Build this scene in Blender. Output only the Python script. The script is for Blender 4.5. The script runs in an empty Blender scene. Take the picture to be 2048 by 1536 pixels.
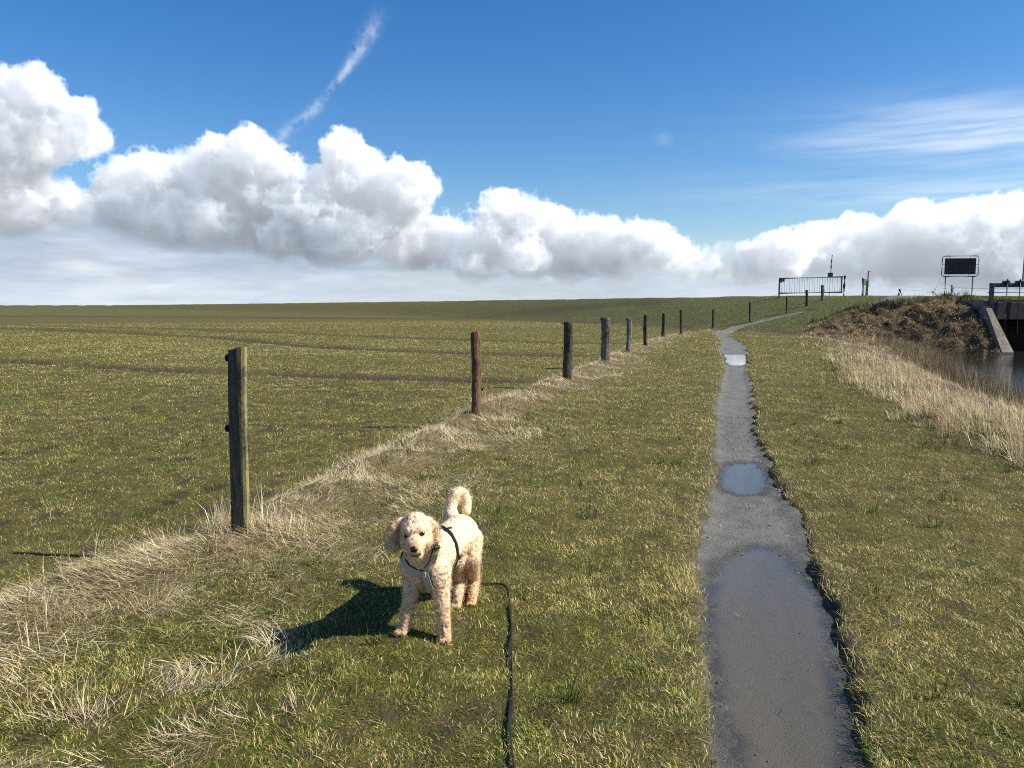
import bpy, bmesh, math, random
import numpy as np
from mathutils import Vector, Matrix
from mathutils.bvhtree import BVHTree
random.seed(4)
C = bpy.context.scene.collection
scene = bpy.context.scene

# ---------------------------------------------------------------- camera, sky, sun, exposure
SUN_EL, SUN_AZ = 40.5, 98.0            # azimuth clockwise from +Y (the viewing direction)
cam_d = bpy.data.cameras.new('camera'); cam = bpy.data.objects.new('camera', cam_d); C.objects.link(cam)
EYE = 1.54
cam.location = (0, 0, EYE); cam.rotation_euler = (math.radians(90-5.83), 0, 0)
cam_d.sensor_width = 36; cam_d.lens = 36*1538/2048; cam_d.clip_start = .05; cam_d.clip_end = 9000
scene.camera = cam
scene.view_settings.view_transform = 'Standard'; scene.view_settings.look = 'None'
scene.view_settings.exposure = 0.66; scene.view_settings.gamma = 1.0
scene.cycles.use_denoising = False; scene.cycles.filter_width = 1.1; scene.cycles.sample_clamp_indirect = 4.0
scene.cycles.max_bounces = 6; scene.cycles.transparent_max_bounces = 12
scene.cycles.caustics_reflective = False; scene.cycles.caustics_refractive = False
SUN_STRENGTH, SKY_STRENGTH, CLOUD_GAIN = 5.0, .089, .755
sd = bpy.data.lights.new('sun', 'SUN'); sun = bpy.data.objects.new('sun', sd); C.objects.link(sun)
sd.energy = SUN_STRENGTH; sd.angle = math.radians(.53); sd.color = (1.0, .94, .84)
_a, _e = math.radians(SUN_AZ), math.radians(SUN_EL)
SUN_DIR = Vector((math.sin(_a)*math.cos(_e), math.cos(_a)*math.cos(_e), math.sin(_e)))
sun.rotation_euler = SUN_DIR.to_track_quat('Z', 'Y').to_euler()

# ---------------------------------------------------------------- clouds: a small volumetric simulation in sky directions
F, PITCH = 1538.0, math.radians(5.83)
def dir_to_uv(az, el):
    dx, dy, dz = np.sin(az)*np.cos(el), np.cos(az)*np.cos(el), np.sin(el)
    f = dy*math.cos(PITCH) - dz*math.sin(PITCH); up = dy*math.sin(PITCH) + dz*math.cos(PITCH)
    return 1024 + F*dx/f, 768 - F*up/f
def uv_to_dir(u, v):
    a, b = (u-1024)/F, (v-768)/F
    d = np.array([a, math.cos(PITCH) - b*math.sin(PITCH), -math.sin(PITCH) - b*math.cos(PITCH)])
    d /= np.linalg.norm(d); return math.atan2(d[0], d[1]), math.asin(d[2])
PPD, AZ0, AZ1, EL0, EL1 = 19.0, -50.0, 50.0, -1.0, 41.0
CW, CH = int((AZ1-AZ0)*PPD), int((EL1-EL0)*PPD)
def to_tex(u, v):
    az, el = uv_to_dir(u, v); return (math.degrees(az)-AZ0)*PPD, (math.degrees(el)-EL0)*PPD
def lattice(shape, cells, rng):
    g = rng.random(tuple(int(c)+2 for c in cells)).astype(np.float32)
    for ax in range(len(shape)):
        t = np.linspace(0, cells[ax], shape[ax], endpoint=False).astype(np.float32)
        i = t.astype(int); f = t-i; f = f*f*(3-2*f)
        sh = [1]*len(shape); sh[ax] = -1; f = f.reshape(sh)
        g = np.take(g, i, ax)*(1-f) + np.take(g, i+1, ax)*f
    return g
def make_clouds():
    rng = np.random.default_rng(11)
    ZH, ND, DZ = int(22*PPD), 36, 3.6
    # rows of (u, v, radius) in the photograph's directions; each row is one swelling of the cumulus bank
    big = [(8,200,46),(82,178,30),(60,245,52),(140,240,38),(196,258,25),(168,200,20),(-40,260,80),(-100,220,100),(-140,320,130),(5,330,52),(-10,390,80),(70,398,42),(150,408,40),(200,405,30),
     (250,352,40),(312,352,50),(288,322,28),(228,392,40),(380,365,66),(445,322,52),(428,292,24),(500,315,55),(500,380,85),(565,335,45),(580,390,75),(640,365,55),(690,305,46),(682,284,28),(715,335,52),(660,400,70),(745,365,42),(805,338,40),(818,322,22),(790,395,50),(720,430,60),(640,470,48),(400,425,66),(330,430,55),(560,445,62),
     (1005,408,34),(1005,388,20),(1060,420,38),(960,440,42),(890,455,46),(820,465,44),(1115,440,32),(1190,440,34),(1220,428,22),(1270,452,34),(1330,468,32),(1150,480,50),(1050,480,52),(950,490,52),(1250,490,45),(1370,490,26),(1420,500,22),
     (1500,492,28),(1545,480,30),(1590,482,32),(1650,462,36),(1705,450,36),(1760,452,36),(1840,424,34),(1848,402,18),(1900,432,40),(1950,420,32),(1992,408,26),(2040,432,40),(2120,425,40),(2210,430,34),(1800,472,44),(1690,490,38),(1930,480,52),(2040,490,46)]
    D = np.zeros((CW, ZH, ND), np.float32)
    N = np.zeros_like(D); a = 1.0; tot = 0
    for c in (60, 27, 13, 6.5, 3.2, 1.7):
        q = lattice(D.shape, (CW/c, ZH/c, ND*DZ/c), rng)
        N += a*(1-np.abs(2*q-1)) if c in (27, 13, 6.5, 3.2) else a*q
        tot += a; a *= .66
    N = (N/tot - .51)*1.25
    def splat(x, z, w, r, sx=1.0):
        R = (r + .55*min(2.1*r, 52))*sx
        x0, x1 = max(0, int(x-R)), min(CW, int(x+R)+2); z0, z1 = max(0, int(z-R/sx)), min(ZH, int(z+R/sx)+2)
        w0, w1 = max(0, int((w-R)/DZ)), min(ND, int((w+R)/DZ)+2)
        if x0 >= x1 or z0 >= z1 or w0 >= w1: return
        X = (np.arange(x0, x1, dtype=np.float32)-x)[:, None, None]; Z = (np.arange(z0, z1, dtype=np.float32)-z)[None, :, None]
        W = (np.arange(w0, w1, dtype=np.float32)*DZ-w)[None, None, :]
        # signed depth below the puff's surface, in texels, roughened by the billow noise
        d = r - np.sqrt(X*X/(sx*sx)+Z*Z+W*W) + N[x0:x1, z0:z1, w0:w1]*min(2.1*r, 52)
        b = D[x0:x1, z0:z1, w0:w1]; np.maximum(b, d, out=b)
    def branch(x, z, w, r, lev):
        splat(x, z, w, r)
        if lev == 0: return
        for k in range(9 if lev == 2 else 6):
            v = rng.normal(size=3); v /= np.linalg.norm(v); v[1] = abs(v[1]) - .3
            rr = r*rng.uniform(.28, .55)
            branch(x+v[0]*r*.85, z+v[1]*r*.85, w+v[2]*r*.85, rr, lev-1)
    base = ND*DZ/2
    for (u, v, r) in big:
        x, z = to_tex(u, v + (20 if u < 800 else 36)); branch(x, z, base + rng.uniform(-28, 28), r*(.56 if r > 45 else .68)*PPD/16, 2)
    for (u, v, r, sx) in ((960, 505, 40, 2.6), (1130, 515, 42, 2.6), (1290, 505, 36, 2.4), (860, 490, 44, 1.8), (1400, 520, 26, 2.2), (1600, 525, 36, 2.6), (1780, 515, 46, 2.4), (1960, 505, 60, 2.2), (2130, 520, 40, 2.0), (300, 440, 55, 1.8), (500, 450, 60, 1.7), (680, 470, 60, 1.6), (90, 440, 40, 2.4)):
        x, z = to_tex(u, v); splat(x, z, base + rng.uniform(-14, 22), r*.60*PPD/16, sx)
    dens = np.clip(D/8.0, 0, 1)
    del N
    # soft bottoms: below a wavy base line the droplets thin out
    u2 = np.linspace(0, 1, CW)
    zb = np.array([to_tex(u, v)[1] for u, v in zip((0, 200, 330, 480, 600, 760, 900, 1100, 1300, 1500, 1700, 1900, 2048), (455, 455, 488, 490, 530, 520, 560, 580, 560, 585, 590, 590, 590))])
    xb = np.array([to_tex(u, 500)[0] for u in (0, 200, 330, 480, 600, 760, 900, 1100, 1300, 1500, 1700, 1900, 2048)])
    zbase = np.interp(np.arange(CW), xb, zb) + 14*(lattice((CW,), (24,), rng)-.5)
    ramp = np.clip((np.arange(ZH)[None, :]-zbase[:, None]+14)/46, 0, 1)
    dens *= (ramp*ramp*(3-2*ramp))[:, :, None].astype(np.float32)
    # light from the sun (right, above, a little beyond): optical depth marched from the sun side
    tau = np.zeros_like(dens); sz, sw = .80, .20/DZ
    def shifted(a):
        i = int(sz); f = sz-i
        b = np.empty_like(a); b[:] = 0
        up1 = np.zeros_like(a); up1[:-1] = a[1:]
        b = a*(1-sz) + up1*sz
        c = b*(1-sw); c[:, :-1] += b[:, 1:]*sw; c[:, -1] += b[:, -1]*sw
        return c
    cur = np.zeros((ZH, ND), np.float32)
    K = .085*16/PPD
    for x in range(CW-1, -1, -1):
        cur = shifted(cur) + dens[x]*K*1.3
        tau[x] = cur
    L = .66*np.exp(-tau*.9) + .30*np.exp(-.22*tau) + .17*np.exp(-.045*tau)
    # sky light from above
    up = np.cumsum(dens[:, ::-1], axis=1)[:, ::-1]*K
    A = .45 + .55*np.exp(-up*.35)
    al = 1-np.exp(-dens*K*DZ*1.15)
    T = np.cumprod(1-al, axis=2); Tb = np.concatenate([np.ones((CW, ZH, 1), np.float32), T[:, :, :-1]], axis=2)
    w = Tb*al
    alpha = w.sum(2); sun = (w*L).sum(2)/np.maximum(alpha, 1e-4); amb = (w*A).sum(2)/np.maximum(alpha, 1e-4)
    shade = sum(q*lattice((CW, ZH), (CW/c, ZH/d, ), rng) for q, c, d in ((1, 95, 60), (.7, 34, 24), (.5, 15, 11)))/2.2
    shade = np.clip(-.10+2.0*shade + .35*np.clip((np.arange(ZH)[None, :]-zbase[:, None])/130, 0, 1), .45, 1.05)
    col = sun[..., None]*np.array([1.0, .97, .925])*.86*shade[..., None] + amb[..., None]*np.array([.36, .43, .55])
    out = np.zeros((CH, CW, 4), np.float32)
    hz = np.linspace(0, 1, CH)
    U, V = dir_to_uv(np.radians(AZ0+np.arange(CW)/PPD)[None, :], np.radians(EL0+np.arange(CH)/PPD)[:, None])
    # far layer cloud near the horizon
    s1 = sum(a*lattice((CH, CW), (CH/cy, CW/cx), rng) for a, cy, cx in ((1, 34, 260), (.8, 16, 100), (.4, 7, 40), (.2, 3, 16)))/2.4
    s2 = sum(a*lattice((CH, CW), (CH/cy, CW/cx), rng) for a, cy, cx in ((1, 18, 120), (.6, 7, 50), (.4, 3, 16)))/2.0
    top = np.interp(U[40], (-300, 0, 250, 500, 900, 1300, 1450, 1560, 1800, 2048, 2300), (380, 400, 420, 420, 455, 500, 515, 510, 470, 450, 420))
    cover = np.clip((V-top[None, :]+60*(s2-.5))/55, 0, 1)
    la = cover*np.clip(.90+(s1-.5)*.5, 0, .97)
    lc = np.array([.44, .52, .65])[None, None]*(1+(s2-.5)[..., None]*.35) + np.clip((s1-.52)*2.2, 0, 1)[..., None]*np.array([.36, .31, .23])
    lc = lc*(.93+.10*np.clip((V-520)/80, 0, 1))[..., None]
    rgb = lc.copy(); a = la.copy()
    def over(c2, a2):
        nonlocal rgb, a
        ao = a2 + a*(1-a2)
        rgb = (c2*a2[..., None] + rgb*(a*(1-a2))[..., None])/np.maximum(ao, 1e-5)[..., None]; a = ao
    # cirrus streaks on the right, contrail on the left
    st = sum(q*lattice((CH, CW), (CH/cy, CW/cx), rng) for q, cy, cx in ((1, 9, 150), (.6, 4, 60), (.3, 2, 24)))/1.9
    g = np.clip((U-1480)/480, 0, 1)*np.exp(-((V-(300-(U-1500)*.055))/(18+np.clip(U-1500, 0, 900)*.085))**2)
    ci = np.clip(g*(st-.12)*1.3, 0, .6)
    g2 = np.exp(-((U-2010)/300)**2-((V-255)/55)**2); ci = np.maximum(ci, np.clip(g2*(st-.1)*1.1, 0, .55))
    g3 = np.exp(-((U-1327)/16)**2-((V-278)/16)**2); ci = np.maximum(ci, g3*(st-.2)*.22)
    g4 = np.exp(-((U-1950)/420)**2-((V-385)/38)**2); ci = np.maximum(ci, np.clip(g4*(st-.25)*.8, 0, .35))
    over(np.broadcast_to(np.array([.80, .87, .95]), rgb.shape), ci)
    cu, cv = np.array((548, 575, 625, 655, 685, 712, 735, 760)), np.array((285, 262, 222, 185, 150, 112, 70, 15))
    cx = np.interp(V, cv[::-1], cu[::-1]); wd = np.interp(V, (15, 60, 110, 150, 185, 220, 262, 290), (34, 30, 22, 15, 15, 24, 30, 34))
    pu = sum(q*lattice((CH, CW), (CH/c, CW/c), rng) for q, c in ((1, 15), (.8, 7), (.6, 3.5), (.35, 2)))/2.75
    t = np.exp(-((U-cx)/(wd*.62))**2)*np.clip((V-0)/70, 0, 1)*np.clip((310-V)/25, 0, 1)*np.interp(V, (0, 40, 110, 160, 230, 300), (.35, .5, 1.1, .95, .7, .6))
    over(np.broadcast_to(np.array([.80, .87, .96]), rgb.shape), np.clip(t*(pu-.24)*1.1, 0, .5))
    full_c = np.zeros((CH, CW, 3)); full_a = np.zeros((CH, CW))
    full_c[:ZH] = col.transpose(1, 0, 2); full_a[:ZH] = alpha.T
    over(full_c, full_a)
    # thin bright haze of far cloud in front of the lowest bases
    veil = np.clip((V-540+60*(s2-.5))/70, 0, 1)*.45
    over(np.broadcast_to(np.array([.66, .715, .79]), rgb.shape), veil)
    out[..., :3] = rgb; out[..., 3] = a
    return out
world = bpy.data.worlds.new('World'); scene.world = world; world.use_nodes = True
def build_world():
    nt = world.node_tree; nt.nodes.clear(); L = nt.links
    N = lambda t, **k: _n(nt, t, **k)
    out = N('ShaderNodeOutputWorld'); bg = N('ShaderNodeBackground'); bg.inputs[1].default_value = 1.0
    L.new(bg.outputs[0], out.inputs[0])
    sky = N('ShaderNodeTexSky'); sky.sky_type = 'NISHITA'; sky.sun_disc = False
    sky.sun_elevation = math.radians(SUN_EL); sky.sun_rotation = math.radians(SUN_AZ)
    sky.altitude = 0; sky.air_density = 1.0; sky.dust_density = .35; sky.ozone_density = 3.0
    hs = N('ShaderNodeHueSaturation'); hs.inputs['Saturation'].default_value = 1.36
    hs.inputs['Value'].default_value = SKY_STRENGTH; hs.inputs['Hue'].default_value = .507
    L.new(sky.outputs[0], hs.inputs['Color'])
    px = make_clouds(); px[..., :3] *= CLOUD_GAIN
    im = bpy.data.images.new('cloud_cover', CW, CH, alpha=True, float_buffer=True)
    im.alpha_mode = 'CHANNEL_PACKED'
    im.colorspace_settings.name = 'Linear Rec.709'
    im.pixels.foreach_set(px.astype(np.float32).ravel()); im.update(); im.pack()
    tc = N('ShaderNodeTexCoord'); sp = N('ShaderNodeSeparateXYZ'); L.new(tc.outputs['Generated'], sp.inputs[0])
    def M(op, a, b=None):
        m = N('ShaderNodeMath'); m.operation = op
        for i, q in enumerate((a, b)):
            if q is None: continue
            if isinstance(q, (int, float)): m.inputs[i].default_value = q
            else: L.new(q, m.inputs[i])
        return m.outputs[0]
    az = M('ARCTAN2', sp.outputs[0], sp.outputs[1]); el = M('ARCSINE', sp.outputs[2])
    u = M('DIVIDE', M('SUBTRACT', az, math.radians(AZ0)), math.radians(AZ1-AZ0))
    v = M('DIVIDE', M('SUBTRACT', el, math.radians(EL0)), math.radians(EL1-EL0))
    v = M('MAXIMUM', M('MINIMUM', v, .999), .001)
    cb = N('ShaderNodeCombineXYZ'); L.new(u, cb.inputs[0]); L.new(v, cb.inputs[1])
    ti = N('ShaderNodeTexImage'); ti.image = im; ti.extension = 'MIRROR'; ti.interpolation = 'Cubic'
    L.new(cb.outputs[0], ti.inputs[0])
    mx = N('ShaderNodeMix'); mx.data_type = 'RGBA'
    L.new(ti.outputs['Alpha'], mx.inputs['Factor']); L.new(hs.outputs[0], mx.inputs['A']); L.new(ti.outputs['Color'], mx.inputs['B'])
    L.new(mx.outputs['Result'], bg.inputs[0])
def _n(nt, t, **k):
    n = nt.nodes.new(t)
    for a, b in k.items(): setattr(n, a, b)
    return n
build_world()

# ---------------------------------------------------------------- helpers
def tag(o, label=None, cat=None, group=None, kind=None):
    if label: o['label'] = label
    if cat: o['category'] = cat
    if group: o['group'] = group
    if kind: o['kind'] = kind
    return o
def empty(name, loc, rz=0.0):
    o = bpy.data.objects.new(name, None); o.empty_display_size = .2; o.location = loc; o.rotation_euler = (0, 0, rz); C.objects.link(o); return o
def link(name, me, mat, parent=None):
    if mat is not None and not me.materials: me.materials.append(mat)
    o = bpy.data.objects.new(name, me); C.objects.link(o)
    if parent is not None: o.parent = parent
    return o
def np_mesh(name, verts, faces_flat, sizes, attrs=None, smooth=False):
    me = bpy.data.meshes.new(name)
    verts = np.ascontiguousarray(verts, np.float32); sizes = np.asarray(sizes, np.int32)
    me.vertices.add(len(verts)); me.vertices.foreach_set('co', verts.ravel())
    me.loops.add(len(faces_flat)); me.loops.foreach_set('vertex_index', np.ascontiguousarray(faces_flat, np.int32))
    me.polygons.add(len(sizes)); st = np.zeros(len(sizes), np.int32); st[1:] = np.cumsum(sizes)[:-1]
    me.polygons.foreach_set('loop_start', st)
    if smooth: me.polygons.foreach_set('use_smooth', np.ones(len(sizes), bool))
    for k, a in (attrs or {}).items():
        a = np.ascontiguousarray(a, np.float32)
        if a.ndim == 1: at = me.attributes.new(k, 'FLOAT', 'POINT'); at.data.foreach_set('value', a)
        else:
            if a.shape[1] == 3: a = np.concatenate([a, np.ones((len(a), 1), np.float32)], 1)
            at = me.attributes.new(k, 'FLOAT_COLOR', 'POINT'); at.data.foreach_set('color', np.ascontiguousarray(a, np.float32).ravel())
    me.update(calc_edges=True); me.validate()
    return me
class MB:
    """collects boxes, tubes and lofts; build() links them as one mesh object"""
    def __init__(s): s.v, s.f = [], []
    def add(s, vs, fs):
        o = len(s.v); s.v += [tuple(v) for v in vs]; s.f += [tuple(i+o for i in f) for f in fs]
    def box(s, c, d, rot=None, bev=.0):
        x, y, z = (q/2 for q in d)
        bm = bmesh.new(); bmesh.ops.create_cube(bm, size=1)
        for v in bm.verts: v.co = Vector((v.co.x*d[0], v.co.y*d[1], v.co.z*d[2]))
        if bev: bmesh.ops.bevel(bm, geom=bm.edges[:], offset=bev, segments=1, affect='EDGES')
        R = rot if rot is not None else Matrix.Identity(3)
        bm.verts.index_update()
        s.add([R @ v.co + Vector(c) for v in bm.verts], [[v.index for v in f.verts] for f in bm.faces]); bm.free()
    def tube(s, pts, r, n=8, cap=True):
        pts = [Vector(p) for p in pts]; rs = r if isinstance(r, (list, tuple)) else [r]*len(pts)
        vs, fs = [], []; ref = None
        for i, p in enumerate(pts):
            t = (pts[min(i+1, len(pts)-1)]-pts[max(i-1, 0)]).normalized()
            if ref is None or abs(ref.dot(t)) > .95: ref = Vector((0, 0, 1)) if abs(t.z) < .9 else Vector((1, 0, 0))
            a = t.cross(ref).normalized(); b = t.cross(a)
            for k in range(n):
                q = 2*math.pi*k/n; vs.append(p + a*math.cos(q)*rs[i] + b*math.sin(q)*rs[i])
            ref = b
            ref = a.cross(t) if False else ref
            ref = (a.cross(t)*-1)
        for i in range(len(pts)-1):
            for k in range(n): fs.append((i*n+k, i*n+(k+1) % n, (i+1)*n+(k+1) % n, (i+1)*n+k))
        if cap: fs += [tuple(range(n-1, -1, -1)), tuple(range((len(pts)-1)*n, len(pts)*n))]
        s.add(vs, fs)
    def build(s, name, mat, parent=None, smooth=False, recenter=None):
        me = bpy.data.meshes.new(name)
        vs = s.v if recenter is None else [tuple(Vector(v)-Vector(recenter)) for v in s.v]
        me.from_pydata(vs, [], s.f); me.update()
        if smooth:
            for p in me.polygons: p.use_smooth = True
        o = link(name, me, mat, parent)
        if recenter is not None: o.location = recenter
        return o
# value noise on the plane
_R = np.random.default_rng(5).random((256, 256)).astype(np.float32)
def vn(x, y, s, seed=0):
    x = np.asarray(x, np.float64)/s + 17.3*seed; y = np.asarray(y, np.float64)/s - 9.7*seed
    i = np.floor(x).astype(np.int64); j = np.floor(y).astype(np.int64); f = x-i; g = y-j
    f = f*f*(3-2*f); g = g*g*(3-2*g); i0, i1, j0, j1 = i & 255, (i+1) & 255, j & 255, (j+1) & 255
    return (_R[i0, j0]*(1-f)+_R[i1, j0]*f)*(1-g) + (_R[i0, j1]*(1-f)+_R[i1, j1]*f)*g
def fbm(x, y, s, o=4, seed=0, g=.55):
    t = 0; a = 1; w = 0
    for k in range(o): t = t + a*vn(x, y, s, seed+k*3); w += a; a *= g; s *= .47
    return t/w
def sst(a, b, x): t = np.clip((x-a)/(b-a), 0, 1); return t*t*(3-2*t)
CP, SP = math.cos(PITCH), math.sin(PITCH)
def ray(u, v):
    a, b = (u-1024)/F, (v-768)/F
    return np.array([a, CP-b*SP, -SP-b*CP])
def at_z(u, v, z=0.0): d = ray(u, v); t = (EYE-z)/-d[2]; return np.array([d[0]*t, d[1]*t])
def at(u, v, Y): d = ray(u, v); t = Y/d[1]; return Vector((d[0]*t, Y, EYE+d[2]*t))
def seg_dist(x, y, P, closed=False):
    """distance to a polyline, the arc parameter of the nearest point, and the side (+ = right of travel)"""
    P = np.asarray(P, float); best = np.full(np.shape(x), 1e9); par = np.zeros(np.shape(x)); side = np.ones(np.shape(x))
    n = len(P) if closed else len(P)-1
    for i in range(n):
        a = P[i]; b = P[(i+1) % len(P)]; d = b-a; l2 = d @ d
        t = np.clip(((x-a[0])*d[0]+(y-a[1])*d[1])/l2, 0, 1)
        q = np.hypot(x-a[0]-t*d[0], y-a[1]-t*d[1]); m = q < best-1e-9
        best = np.where(m, q, best); par = np.where(m, i+t, par)
        side = np.where(m, np.sign((x-a[0])*d[1]-(y-a[1])*d[0]), side)
    return best, par, side
def in_poly(x, y, P):
    P = np.asarray(P, float); c = np.zeros(np.shape(x), bool)
    for i in range(len(P)):
        a, b = P[i-1], P[i]
        cond = ((a[1] > y) != (b[1] > y))
        with np.errstate(divide='ignore', invalid='ignore'):
            xi = (b[0]-a[0])*(y-a[1])/(b[1]-a[1])+a[0]
        c ^= cond & (x < xi)
    return c
def sd_poly(x, y, P):
    d, _, _ = seg_dist(x, y, P, True); return np.where(in_poly(x, y, P), -d, d)

# ---------------------------------------------------------------- the lie of the land
FENCE = np.array([(-5.2, -3.0), (-3.25, 2.2), (-1.87, 5.12), (-.55, 10.9), (1.17, 16.2), (2.58, 21.3), (4.02, 26.6), (5.25, 30.4), (7.5, 37.5), (9.3, 42.0), (14.2, 49.5), (16.2, 51.5)])
CREST = np.array([(-420, 560), (-200, 400), (-75, 228), (-1.7, 112), (23.0, 61.0), (26.6, 49.5), (34, 41.5), (60, 22)])
BANK = np.array([(4.6, -8), (4.9, 2), (5.55, 8.1), (6.5, 12), (7.7, 16), (10.4, 24), (13.6, 33.5), (15.4, 39.5), (17.4, 44.5), (21.5, 47.2), (27, 46.6), (36, 40), (40, 20), (24, -8)])
FURROWS = [np.array([at_z(u, v) for u, v in L]) for L in (
    [(-500, 697), (0, 711), (300, 728), (520, 736), (830, 745), (1050, 752)],
    [(-400, 648), (0, 656), (250, 661), (450, 671), (700, 690), (980, 699), (1130, 703)],
    [(-300, 645), (0, 650), (300, 656), (600, 662), (960, 675), (1230, 680)],
    [(-300, 631), (0, 632.5), (400, 634), (700, 637), (1000, 638), (1300, 644)])]
_pl = [(1425, 1415, 1712), (1305, 1404, 1692), (1220, 1404, 1672), (1150, 1390, 1634), (1100, 1398, 1612), (1050, 1410, 1598), (1000, 1425, 1570), (960, 1428, 1550), (930, 1430, 1540), (900, 1430, 1525), (870, 1432, 1510), (850, 1432, 1506), (830, 1434, 1510), (800, 1435, 1500), (780, 1440, 1505), (760, 1446, 1494), (740, 1449, 1492), (725, 1448, 1493), (708, 1443, 1494), (700, 1436, 1489), (690, 1442, 1489), (682, 1446, 1475), (674, 1434, 1459), (667, 1429, 1458), (661, 1436, 1475)]
PATH = [((-.08), -3.0), (.55, .0), (.72, 1.2)]; PW = [.3, .3, .31]
PATH = [(.62, -3.0), (.68, .0), (.76, 1.3)]; PW = [.26, .27, .28]
for v, l, r in [(1536, 1425, 1735)] + _pl:
    a, b = at_z(l, v, -.03), at_z(r, v, -.03); PATH.append(tuple((a+b)/2)); PW.append((b[0]-a[0])/2)
for p, w in (((14.6, 49.8), .5), ((16.6, 50.6), .45), ((18.4, 51.0), .42), ((19.6, 51.0), .3)): PATH.append(p); PW.append(w)
PATH = np.array(PATH); PW = np.array(PW)
def path_d(x, y):
    d, par, side = seg_dist(x, y, PATH); w = np.interp(par, np.arange(len(PW)), PW)
    return d-w, par, side*d/np.maximum(w, .05), w
SLX = (float(ray(1988.5, 650)[0]/ray(1986, 650)[1]*42.2), float(ray(2230, 650)[0]/ray(2230, 650)[1]*42.2))
def crest_h(par): return np.interp(par, [0, 1, 2, 3, 4, 5, 6, 7], [1.7, 1.75, 2.1, 2.28, 2.28, 2.12, 2.1, 2.1])
def terrain(x, y, fine=True):
    x = np.asarray(x, float); y = np.asarray(y, float)
    D = np.hypot(x, y)
    fd, fpar, fside = seg_dist(x, y, FENCE)
    z = np.zeros(np.shape(x))
    fl = -fd*fside                                  # > 0 in the pasture left of the fence
    near = 1-sst(46, 52, y)
    z += -.15*sst(.0, .34, fl+.10*(vn(x, y, .5, 3)-.5))*near + .075*np.exp(-((fl+.10)/.34)**2)*near*(.4+1.2*vn(x, y, .8, 4))
    z += .06*(fbm(x, y, 6.0, 3, 1)-.5) + .055*(fbm(x, y, .9, 3, 2)-.5)*(.5+.5*sst(0, .5, fl)) + .034*(fbm(x, y, .26, 2, 16)-.5)*sst(40, 12, D)
    z += .03*(vn(x, y, .32, 7)-.5)*np.exp(-(fl/.7)**2)*2
    for i, Fu in enumerate(FURROWS):
        q, _, _ = seg_dist(x, y, Fu); wob = .5+vn(x, y, 2.2, 20+i)
        s = (.30, .42, .45, .8)[i]*(1+.012*D)
        z -= (.10, .16, .13, .14)[i]*wob*np.exp(-(q/s)**2)
    # the dike
    cd, cpar, cside = seg_dist(x, y, CREST); H = crest_h(cpar)
    s = np.where(cside > 0, cd, -cd)                # > 0 on our side
    slope = np.clip(1-(s-1.2)/11.5, 0, 1); slope = slope*slope*(3-2*slope)*.35 + slope*.65
    back = np.where(s < -5, 1-sst(5, 16, -s)*.9, 1.0)
    z = z + (H*np.where(s > 0, slope, back))*(1+.05*(fbm(x, y, 2.2, 3, 5)-.5))
    # canal
    b = sd_poly(x, y, BANK)
    fk = sst(25, 38, y); k = sst(.3, -6.6, b)*(1-fk) + sst(.3, -9.6, b)*fk
    wk = sst(SLX[0]-6, SLX[0]-1.2, x)*sst(38, 40, y); k = k*(1-wk) + sst(-3.1, -7.1, b)*wk
    z = z*(1-k) + k*(-1.75-.35*sst(36, 43, y)) + .10*sst(.6, -.2, b)*(fbm(x, y, .7, 3, 9)-.5)*sst(-7, -4.5, b)*2
    cl = sst(33, 40, y)*sst(1.0, -.4, b)*sst(-8, -5.0, b)
    z += cl*(.6*(fbm(x, y, 1.0, 3, 12)-.5) + .42*np.abs(2*vn(x, y, .55, 13)-1) - .2)
    z = z - .6*sst(SLX[0]-.62, SLX[0]-.40, x)*(x < SLX[0])*sst(38, 39, y)*sst(44.2, 43.2, y)
    # the cut for the sluice
    z = np.where((x > SLX[0]) & (x < SLX[1]) & (y > 38.0) & (y < 46.6), np.minimum(z, -1.8), z)
    # the trodden path
    pd, par, c, w = path_d(x, y)
    pn = .16*(fbm(x, y, .16, 3, 14)-.5)+.10*(vn(x, y, .6, 15)-.5)
    e = sst(.05, -.09, pd+pn*np.minimum(1, .55+.03*D))
    dp = .078+.024*sst(4, 6, D)
    z = np.where(y < 43, z*(1-e) - e*(dp+.012), z - e*.098)
    return z
def ground_hit(u, v):
    d = ray(u, v); t = np.geomspace(1.2, 400, 6000)
    h = EYE+d[2]*t - terrain(d[0]*t, d[1]*t); i = int(np.argmax(h < 0))
    if h[i] >= 0: i = len(t)-1
    return Vector((d[0]*t[i], d[1]*t[i], EYE+d[2]*t[i]))
def gz(x, y): return float(terrain(np.array([x]), np.array([y]))[0])
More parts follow.
